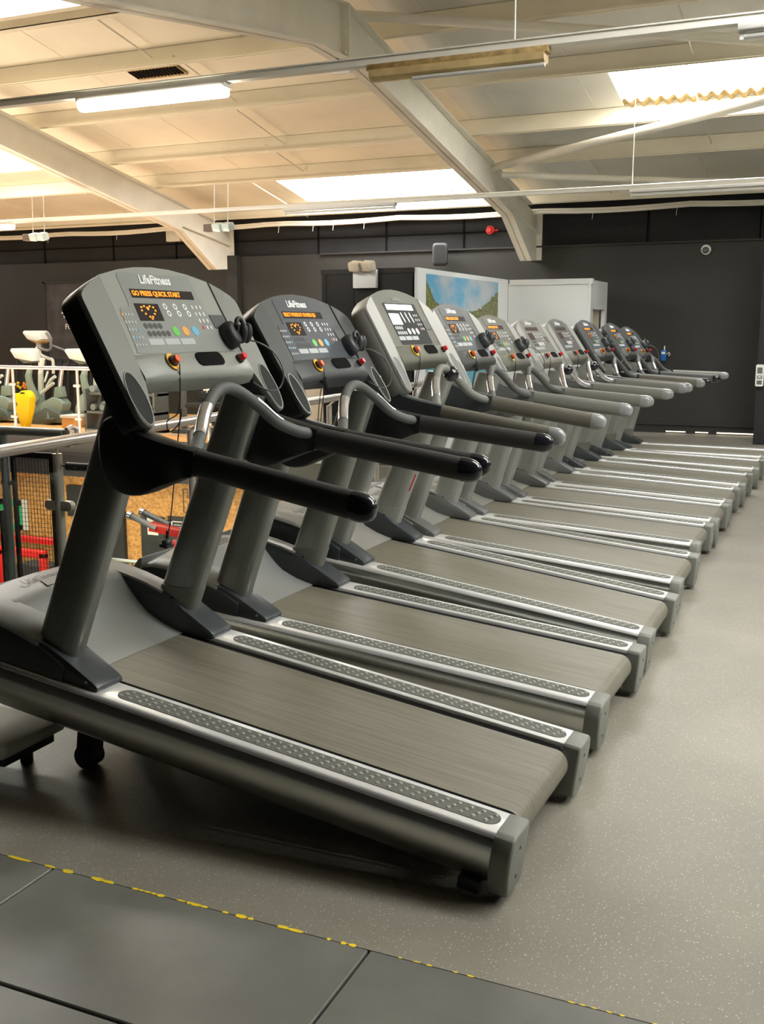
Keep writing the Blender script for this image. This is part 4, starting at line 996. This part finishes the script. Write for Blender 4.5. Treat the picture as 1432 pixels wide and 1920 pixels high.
def b_speaker(s):
    def f(b): kplate(b, ellipse(s*.411, .096, .038, .093, 36), .004, .0068)
    return f
def b_speaker_rim(s):
    def f(b): b.tube([K(u, v, .0062) for u, v in ellipse(s*.411, .096, .040, .096, 40)], .0032, 8, closed=True)
    return f
def shelf_q(y): return max(0, 1-abs(y/.3345)**2.6)**.8
def b_shelf(b):
    rings = []
    for i in range(17):
        y = -.334+.668*i/16; q = shelf_q(y)
        drop = .012*q
        w1 = .004+.042*q
        prof = [(-.01, .252), (.004, .252), (w1*.75, .243), (w1, .228), (w1+.006, .172), (w1+.004, .158-drop), (w1-.01, .146-drop), (-.03, .135-drop), (-.03, .2)]
        rings.append([K(y, v, w_) for w_, v in prof])
    b.loft(rings)
def w_shelf(y): return .004+.042*shelf_q(y)+.003
def sh_plate(b, poly, off=.0, th=.003):
    n_ = len(poly); cu = sum(p[0] for p in poly)/n_
    V = [K(u, v, w_shelf(u)+(.228-v)*.1+off) for u, v in poly]+[K(u, v, w_shelf(u)+(.228-v)*.1+off+th) for u, v in poly]
    b.add(V, [tuple(range(n_))[::-1], tuple(range(n_, 2*n_))]+[(i, (i+1) % n_, n_+(i+1) % n_, n_+i) for i in range(n_)])
def b_slot(b): sh_plate(b, rrect(-.062, .178, .102, .232, .024), -.001, .003)
def b_stopplate(b): sh_plate(b, ellipse(-.197, .204, .024, .033, 24), 0, .004)
def kcyl(b, y, v, w0, w1, r, n_=20, r2=None): b.cyl(K(y, v, w0), K(y, v, w1), r, n_, r2)
def b_stopring(b): ww = w_shelf(-.197); kcyl(b, -.197, .204, ww, ww+.016, .020)
def b_stopbtn(b): ww = w_shelf(-.197); kcyl(b, -.197, .204, ww+.015, ww+.030, .0155, 20, .013)
def b_knobring(b): ww = w_shelf(.222); kcyl(b, .222, .203, ww, ww+.014, .018)
def b_knob(b): ww = w_shelf(.222); kcyl(b, .222, .203, ww+.013, ww+.034, .0145, 10, .0125)
def b_screen(b): kplate(b, [(-.192, .472), (.172, .472), (.176, .506), (-.188, .506)], .0035, .005)
def b_heartscreen(b): kplate(b, [(-.207, .382), (-.073, .382), (-.068, .449), (-.201, .449)], .0035, .005)
def b_heart(b):
    for i in range(15):
        t_ = 2*PI*i/15; x = 16*math.sin(t_)**3; y = 13*math.cos(t_)-5*math.cos(2*t_)-2*math.cos(3*t_)-math.cos(4*t_)
        kplate(b, ellipse(-.137+x*.0024, .418+y*.00175, .0050, .0038, 8), .005, .0058)
def ring_key(b, y, v, r, ri): 
    n_ = 18; A = [K(y+r*math.cos(2*PI*i/n_), v+r*1.1*math.sin(2*PI*i/n_), .0046) for i in range(n_)]; B = [K(y+ri*math.cos(2*PI*i/n_), v+ri*1.1*math.sin(2*PI*i/n_), .0050) for i in range(n_)]
    b.add(A+B, [(i, (i+1) % n_, n_+(i+1) % n_, n_+i) for i in range(n_)])
def disk(y, v, ry, rv, w1=.0048): return lambda b: kplate(b, ellipse(y, v, ry, rv, 14), .0030, w1)

ORANGE_TEXT = {0: 'GO PRESS QUICK START', 1: 'SELECT WORKOUT OR PRESS QUI'}
TYPES = dict(
    dark=dict(side='c_dark', center='c_center', overlay='c_overlay', hand='foam_black', end='gloss_black', bracket='black_plastic', up='upright_grey', foot='foot_dark', hood='hood_grey', bar='foam_grey'),
    silver=dict(side='c_silver', center='c_olive', overlay='c_olive2', hand='foam_olive', end='gloss_grey', bracket='foot_dark', up='upright_light', foot='foot_dark', hood='hood_light', bar='foam_light'),
    mid=dict(side='c_silver', center='c_mid', overlay='c_mid2', hand='foam_light', end='gloss_grey', bracket='foot_grey', up='upright_light', foot='foot_grey', hood='hood_light', bar='foam_grey'),
    pale=dict(side='c_silver', center='c_pale', overlay='c_pale2', hand='foam_light', end='gloss_grey', bracket='foot_grey', up='upright_light', foot='foot_grey', hood='hood_light', bar='chrome'),
)
mat('c_dark', (.20, .21, .185), .42, bump=(250, .1, .001)); mat('c_center', (.27, .285, .25), .42, bump=(250, .1, .001)); mat('c_overlay', (.235, .25, .235), .35)
mat('c_dark2', (.046, .051, .050), .5, bump=(250, .1, .001)); mat('c_center2', (.056, .060, .060), .5, bump=(250, .1, .001)); mat('c_overlay2', (.068, .078, .088), .5, spec=.3)
mat('c_silver', (.36, .365, .34), .45, .2); mat('c_olive', (.145, .15, .118), .55, spec=.3); mat('c_olive2', (.022, .024, .023), .6, spec=.2)
mat('c_mid', (.065, .069, .064), .5); mat('c_mid2', (.072, .08, .082), .5, spec=.3); mat('c_pale', (.24, .24, .205), .5); mat('c_pale2', (.19, .195, .17), .5, spec=.3)

def treadmill(idx, pose, kind, label, holder=True, ball=False, over=None):
    P = dict(TYPES[kind]); P.update(over or {})
    X0, Y0, rot, inc = pose
    t = thing('treadmill', label, 'treadmill', (X0, Y0, 0), (0, inc, rot), 'row of treadmills')
    for s in (-1, 1):
        sr = part('side_rail', ('rail', s), b_rail(s), 'aluminium_side', t, 50)
        part('rail_top', ('railtop', s), b_railtop(s), 'rail_satin', sr, 50)
        e = part('end_cap', ('cap', s), b_cap(s), 'cap_grey', t, 40, .003)
        part('screw', ('caps', s), b_capscrews(s), 'soft_black', e)
        p_ = part('foot_pad', ('pad', s), b_pad(s), 'pad_grey', t, 30)
        part('studs', ('studs', s), b_studs(s), 'stud', p_, 60)
        part('belt_edge', ('edge', s), b_edge(s), 'gap_black', t, 0)
        f_ = part('upright_foot', ('foot', s), b_foot(s), P['foot'], t, 35, .008)
        part('screw', ('fscrew', s), b_footscrew(s), 'stud', f_)
        hw = part('hood_wing', ('wing', s), b_wing(s), 'foot_dark' if kind in ('dark', 'silver') else 'foot_grey', t, 40, .004)
        part('top_strip', ('wingtop', s), b_wingtop(s), P['hood'], hw, 50)
        u_ = part('upright', ('up', s), b_upright(s), P['up'], t, 50)
        part('seam', ('seam', s), b_seam(s), 'foot_dark', u_, 50)
        br = part('handrail_bracket', ('bracket', s), b_bracket(s), P['bracket'], t, 50)
        g_ = part('handrail', ('grip', s), b_grip(s), P['hand'], t, 60)
        part('handrail_end', ('gend', s), b_gripend(s), P['end'], g_, 60)
        part('rear_foot', ('rfoot', s), lambda b: b.box2((-.16, s*.40-.03, -.0), (-.09, s*.40+.03, .04)), 'soft_black', t, 30, .004)
    sl = part('upright_sleeve', 'sleeve', b_sleeve(1), 'sleeve_grey' if kind == 'dark' else P['up'], t, 50)
    part('bolt', 'bolt', b_bolt(1), 'gap_black', sl)
    part('belt', 'belt', b_belt, 'belt', t, 40)
    part('deck', 'deck', b_deck, 'soft_black', t, 0)
    part('rear_roller', 'roller', b_roller, 'chrome', t, 50)
    h = part('motor_hood', 'hood', b_hood, P['hood'], t, 50)
    part('badge', 'badge', b_badge, 'foot_dark', h)
    part('front_cover', 'frontcover', b_frontcover, P['hood'], t, 40, .006)
    if idx < 4:
        ck = ('hoodlogo',)
        if ck not in CACHE: CACHE[ck] = text_mesh('LifeFitness', .055, .0006, 'foot_grey', .3)
        o = link('logo', CACHE[ck], h); o.matrix_local = Matrix(((0, -1, 0, -2.14), (1, 0, 0, -.17), (0, 0, 1, .4192), (0, 0, 0, 1)))
    if idx == 2:
        b = MB(); b.tube(catmull([(-1.612, .332, .616), (-1.624, .330, .567), (-1.640, .328, .511)], 4), .0035, 6); link('red_mark', b.mesh('red_mark', 'red_knob', 50), t, label='small red scratch mark')
    # lift leg down to the floor under the front of the frame
    for s in (-1, 1):
        zf = math.tan(inc)*(-1.78)
        b = MB(); b.box2((-1.82, s*.16-.03, zf+.07), (-1.74, s*.16+.03, .11)); b.cyl((-1.78, s*.16-.035, zf+.048), (-1.78, s*.16+.035, zf+.048), .046, 18)
        link('lift_leg', b.mesh('lift_leg', 'soft_black', 40), t)
    # centre bar
    bar = part('heart_rate_bar', 'arch', b_arch, P['bar'], t, 60)
    for s in (-1, 1): part('sensor_plate', ('sensor', s), b_sensor(s), 'chrome', bar, 60, label='bare metal hand sensor')
    if ball: part('ball_knob', 'ball', b_bracehub, 'gloss_black', bar, 60)
    # console
    c = part('console', 'shell', b_shell, P.get('shell', 'black_plastic' if kind == 'dark' else P['side']), t, 40, .008)
    for s in (-1, 1):
        part('side_cover', ('sp', s), b_sideplate(s), P['side'], c, 40)
        part('speaker', ('spk', s), b_speaker(s), 'speaker_mesh' if kind == 'dark' else 'foot_grey', c, 40)
        part('speaker_rim', ('spkr', s), b_speaker_rim(s), 'c_silver' if idx > 0 else 'c_center', c, 60)
    part('centre_panel', 'center', b_center, P['center'], c, 30)
    if idx == 2: part('keypad_panel', 'overlay_small', lambda b: kplate(b, rrect(-.214, .262, .226, .514, .01), .0, .0035), P['overlay'], c, 30)
    else: part('keypad_panel', 'overlay', b_overlay, P['overlay'], c, 30)
    part('shelf', 'shelf', b_shelf, P['center'], c, 50)
    part('slot', 'slot', b_slot, 'gap_black', c, 0)
    part('stop_plate', 'splate', b_stopplate, 'stop_yellow' if kind != 'pale' else 'foot_grey', c, 40)
    part('stop_ring', 'sring', b_stopring, 'soft_black', c, 40)
    part('stop_button', 'sbtn', b_stopbtn, 'stop_red', c, 40)
    part('knob_ring', 'kring', b_knobring, 'soft_black', c, 40)
    part('knob', 'knob', b_knob, 'red_knob', c, 30)
    lit = kind == 'dark' or kind == 'mid'
    if idx == 2:
        part('screen', 'screen', b_screen, 'screen_white', c, 0)
        part('picture_screen', 'hscreen', b_heartscreen, 'screen_white', c, 0)
    else:
        part('screen', 'screen', b_screen, 'screen' if lit else 'screen_off', c, 0)
        part('picture_screen', 'hscreen', b_heartscreen, 'screen' if lit else 'screen_off', c, 0)
        if lit:
            ktext('display_text', 'dt', ORANGE_TEXT.get(idx, 'PRESS QUICK START'), .0275, 'orange_led', c, -.186, .480, .0056, 0, .0004, .92 if idx != 1 else .70)
            part('heart_dots', 'heart', b_heart, 'orange_led', c, 0)
    ktext('logo', 'logo', 'LifeFitness', .050 if idx != 2 else .03, 'white_ink' if idx != 2 else 'pale_ink', c, -.112 if idx != 2 else -.06, .530, .0045, .25, .0016 if idx != 2 else 0, .86)
    ring_m = 'white_ink'
    for j in range(3):
        for k in range(2):
            yy = -.031+j*.0595+k*.006; vv = .440-k*.028
            if idx == 2: part('button', ('lk', j, k), disk(yy, vv, .009, .02, .005), ring_m, c, 0)
            else: part('button', ('rk', j, k), lambda b, yy=yy, vv=vv: ring_key(b, yy, vv, .0115, .0062), ring_m, c, 0)
    for j in range(3):
        for k in range(4): part('button', ('nk', j, k), disk(.135+j*.025+k*.004, .440-k*.028, .0042, .0085), 'white_ink' if (j, k) != (0, 3) else 'red_knob', c, 0)
    for k in range(2):
        for j in range(4+k): part('button', ('ok', j, k), disk(-.192+j*.0265+k*.002, .362-k*.030, .0112, .0112), 'dark_ink' if kind != 'silver' else 'pale_ink', c, 0)
    for j, cm in enumerate(('green_key', 'orange_key', 'blue_key')):
        mm = cm if kind in ('dark', 'mid') else 'white_ink'
        part('start_button', ('ck', j), disk(-.034+j*.059, .341, .0185, .0195), mm, c, 0)
    for j in range(5):
        for k in range(4):
            mm = 'pale_ink' if (j*3+k*5) % 7 else ('blue_key' if k % 2 else 'orange_key')
            if idx < 5 and idx != 2: part('button', ('sk', j, k), disk(-.289+k*.0165, .405-j*.029, .0052, .0058), mm, c, 0)
    part('text_panel', 'tp', lambda b: [kplate(b, rrect(-.215+q*.092, .288, -.132+q*.092, .312, .002, 2), .0030, .0042) for q in range(3)], 'pale_ink', c, 0)
    part('accessory_plate', 'acc', lambda b: kplate(b, [(.222, .352), (.312, .352), (.306, .408), (.218, .408)], .0025, .006), 'c_mid' if idx else 'foot_dark', c, 20)
    if holder:
        def b_holder(b):
            rings = []
            for w_, a, d in ((.0, .034, .052), (.03, .036, .055), (.05, .030, .047), (.055, .020, .032)):
                rings.append([K(.268+a*math.cos(2*PI*i/20), .312+d*math.sin(2*PI*i/20), w_) for i in range(20)])
            b.loft(rings); b.box(K(.296, .318, .045), (.03, .05, .05))
            for yy in (.300, .332): b.ball(K(yy, .302, .058), (.022, .017, .040), 12, 10)
            b.tube(catmull([K(.292, .335, .05), K(.300, .358, .06), K(.325, .362, .06), K(.342, .335, .055)], 4), .009, 8)
        hd = part('receiver_cradle', 'holder', b_holder, 'foot_dark' if idx else 'soft_black', c, 50)
        def b_cable(b):
            b.tube(catmull([K(.318, .27, .06), K(.335, .24, .09), K(.385, .19, .10), K(.405, .12, .09), K(.39, .07, .06), K(.345, .06, .04), K(.318, .085, .02), K(.31, .12, .0)], 6), .0032, 6)
        part('cable', 'cable', b_cable, 'foot_grey', c, 60)
    # emergency cord
    ww = w_shelf(-.197)
    top = K(-.190, .185, ww+.02)
    if idx == 0:
        pts = [top, top+Vector((.01, .002, -.10)), top+Vector((0, .012, -.17)), top+Vector((-.02, -.02, -.20)), top+Vector((-.01, -.012, -.235)), top+Vector((.01, .012, -.20)), top+Vector((.005, .02, -.16)), top+Vector((.0, .022, -.3)), top+Vector((-.01, .03, -.55)), top+Vector((-.02, .032, -.62))]
        b = MB(); b.tube(catmull(pts, 5), .0022, 5); cc = link('safety_cord', b.mesh('safety_cord', 'soft_black', 60), t)
        e = pts[-1]; b = MB(); b.cyl(e+Vector((0, 0, .02)), e-Vector((0, 0, .012)), .006, 8); b.ball(e-Vector((0, 0, .025)), (.018, .020, .016)); b.box(e-Vector((0, 0, .036)), (.034, .038, .012)); link('clip', b.mesh('clip', 'soft_black', 50), cc)
    else:
        pts = [top, top+Vector((.01, .0, -.05)), top+Vector((.0, .02, -.12)), top+Vector((-.01, .03, -.22)), top+Vector((-.0, .01, -.32))]
        b = MB(); b.tube(catmull(pts, 4), .0022, 5); b.tube(catmull([pts[1], pts[1]+Vector((0, -.03, -.06)), pts[1]+Vector((0, -.035, -.2)), pts[1]+Vector((0, -.02, -.30))], 4), .0022, 5); cc = link('safety_cord', b.mesh('safety_cord', 'soft_black', 60), t)
        if idx in (1, 3):
            b = MB(); b.cyl(pts[1]+Vector((0, -.01, 0)), pts[1]+Vector((0, .025, -.04)), .014, 10); link('clip', b.mesh('clip', 'soft_black', 50), cc)
    return t

POSES = [(-0.81, 3.167, -0.021, 0.135), (-0.807, 4.356, -0.018, 0.095), (-0.809, 5.39, -0.005, 0.129), (-0.831, 6.534, 0.005, 0.094), (-0.868, 7.685, 0.002, 0.059),
         (-0.854, 8.665, 0, 0.05), (-0.854, 9.635, 0.004, 0.05), (-0.834, 10.699, -0.002, 0.048), (-0.807, 11.96, -0.001, 0.034), (-0.809, 13.087, -0.004, 0.011)]
D2 = dict(side='c_dark2', center='c_center2', overlay='c_overlay2')
treadmill(0, POSES[0], 'dark', 'nearest treadmill, dark grey, its belt filling the foreground')
treadmill(1, POSES[1], 'dark', 'second treadmill from the front, dark console with orange display', over=D2)
treadmill(2, POSES[2], 'silver', 'third treadmill, silver console arms, white screen and black ball on its bar', holder=False, ball=True)
treadmill(3, POSES[3], 'mid', 'fourth treadmill, silver arms around a dark console in front of the landscape print')
treadmill(4, POSES[4], 'mid', 'fifth treadmill, grey console half hidden behind the fourth', over=dict(center='c_olive', overlay='c_olive'))
treadmill(5, POSES[5], 'pale', 'sixth treadmill, pale beige-silver console against the white booth', holder=False, ball=True)
treadmill(6, POSES[6], 'pale', 'seventh treadmill, silver arms and olive keypad against the white booth', holder=False, ball=True, over=dict(center='c_olive', overlay='c_mid'))
treadmill(7, POSES[7], 'dark', 'eighth treadmill, dark console with red-orange display, third from the far wall', over=dict(D2, hand='foam_olive', end='gloss_grey', up='upright_light', bar='foam_grey'))
treadmill(8, POSES[8], 'dark', 'ninth treadmill, dark console, last but one of the row', over=dict(D2, hand='foam_grey', up='upright_light'))
treadmill(9, POSES[9], 'dark', 'farthest treadmill, last of the row beside the black wall', over=dict(D2, hand='foam_light', end='gloss_grey', up='upright_light'))

# step bench at lower left edge
t = thing('padded_bench', 'low bench with grey vinyl pad at lower left, beside the first treadmill front', 'bench', (-2.98, 2.86, 0), (0, 0, .0))
b = MB(); b.box2((-.55, -.16, .13), (.27, .19, .185)); link('pad', b.mesh('pad', 'vinyl_pad', 40, .02), t)
b = MB(); b.box2((-.55, -.12, .09), (.24, .15, .13)); link('frame', b.mesh('frame', 'soft_black', 30, .006), t)
for x in (-.4, .12):
    for y in (-.1, .12):
        b = MB(); b.cyl((x, y, 0), (x, y, .1), .025, 10); link('leg', b.mesh('leg', 'soft_black', 40), t)
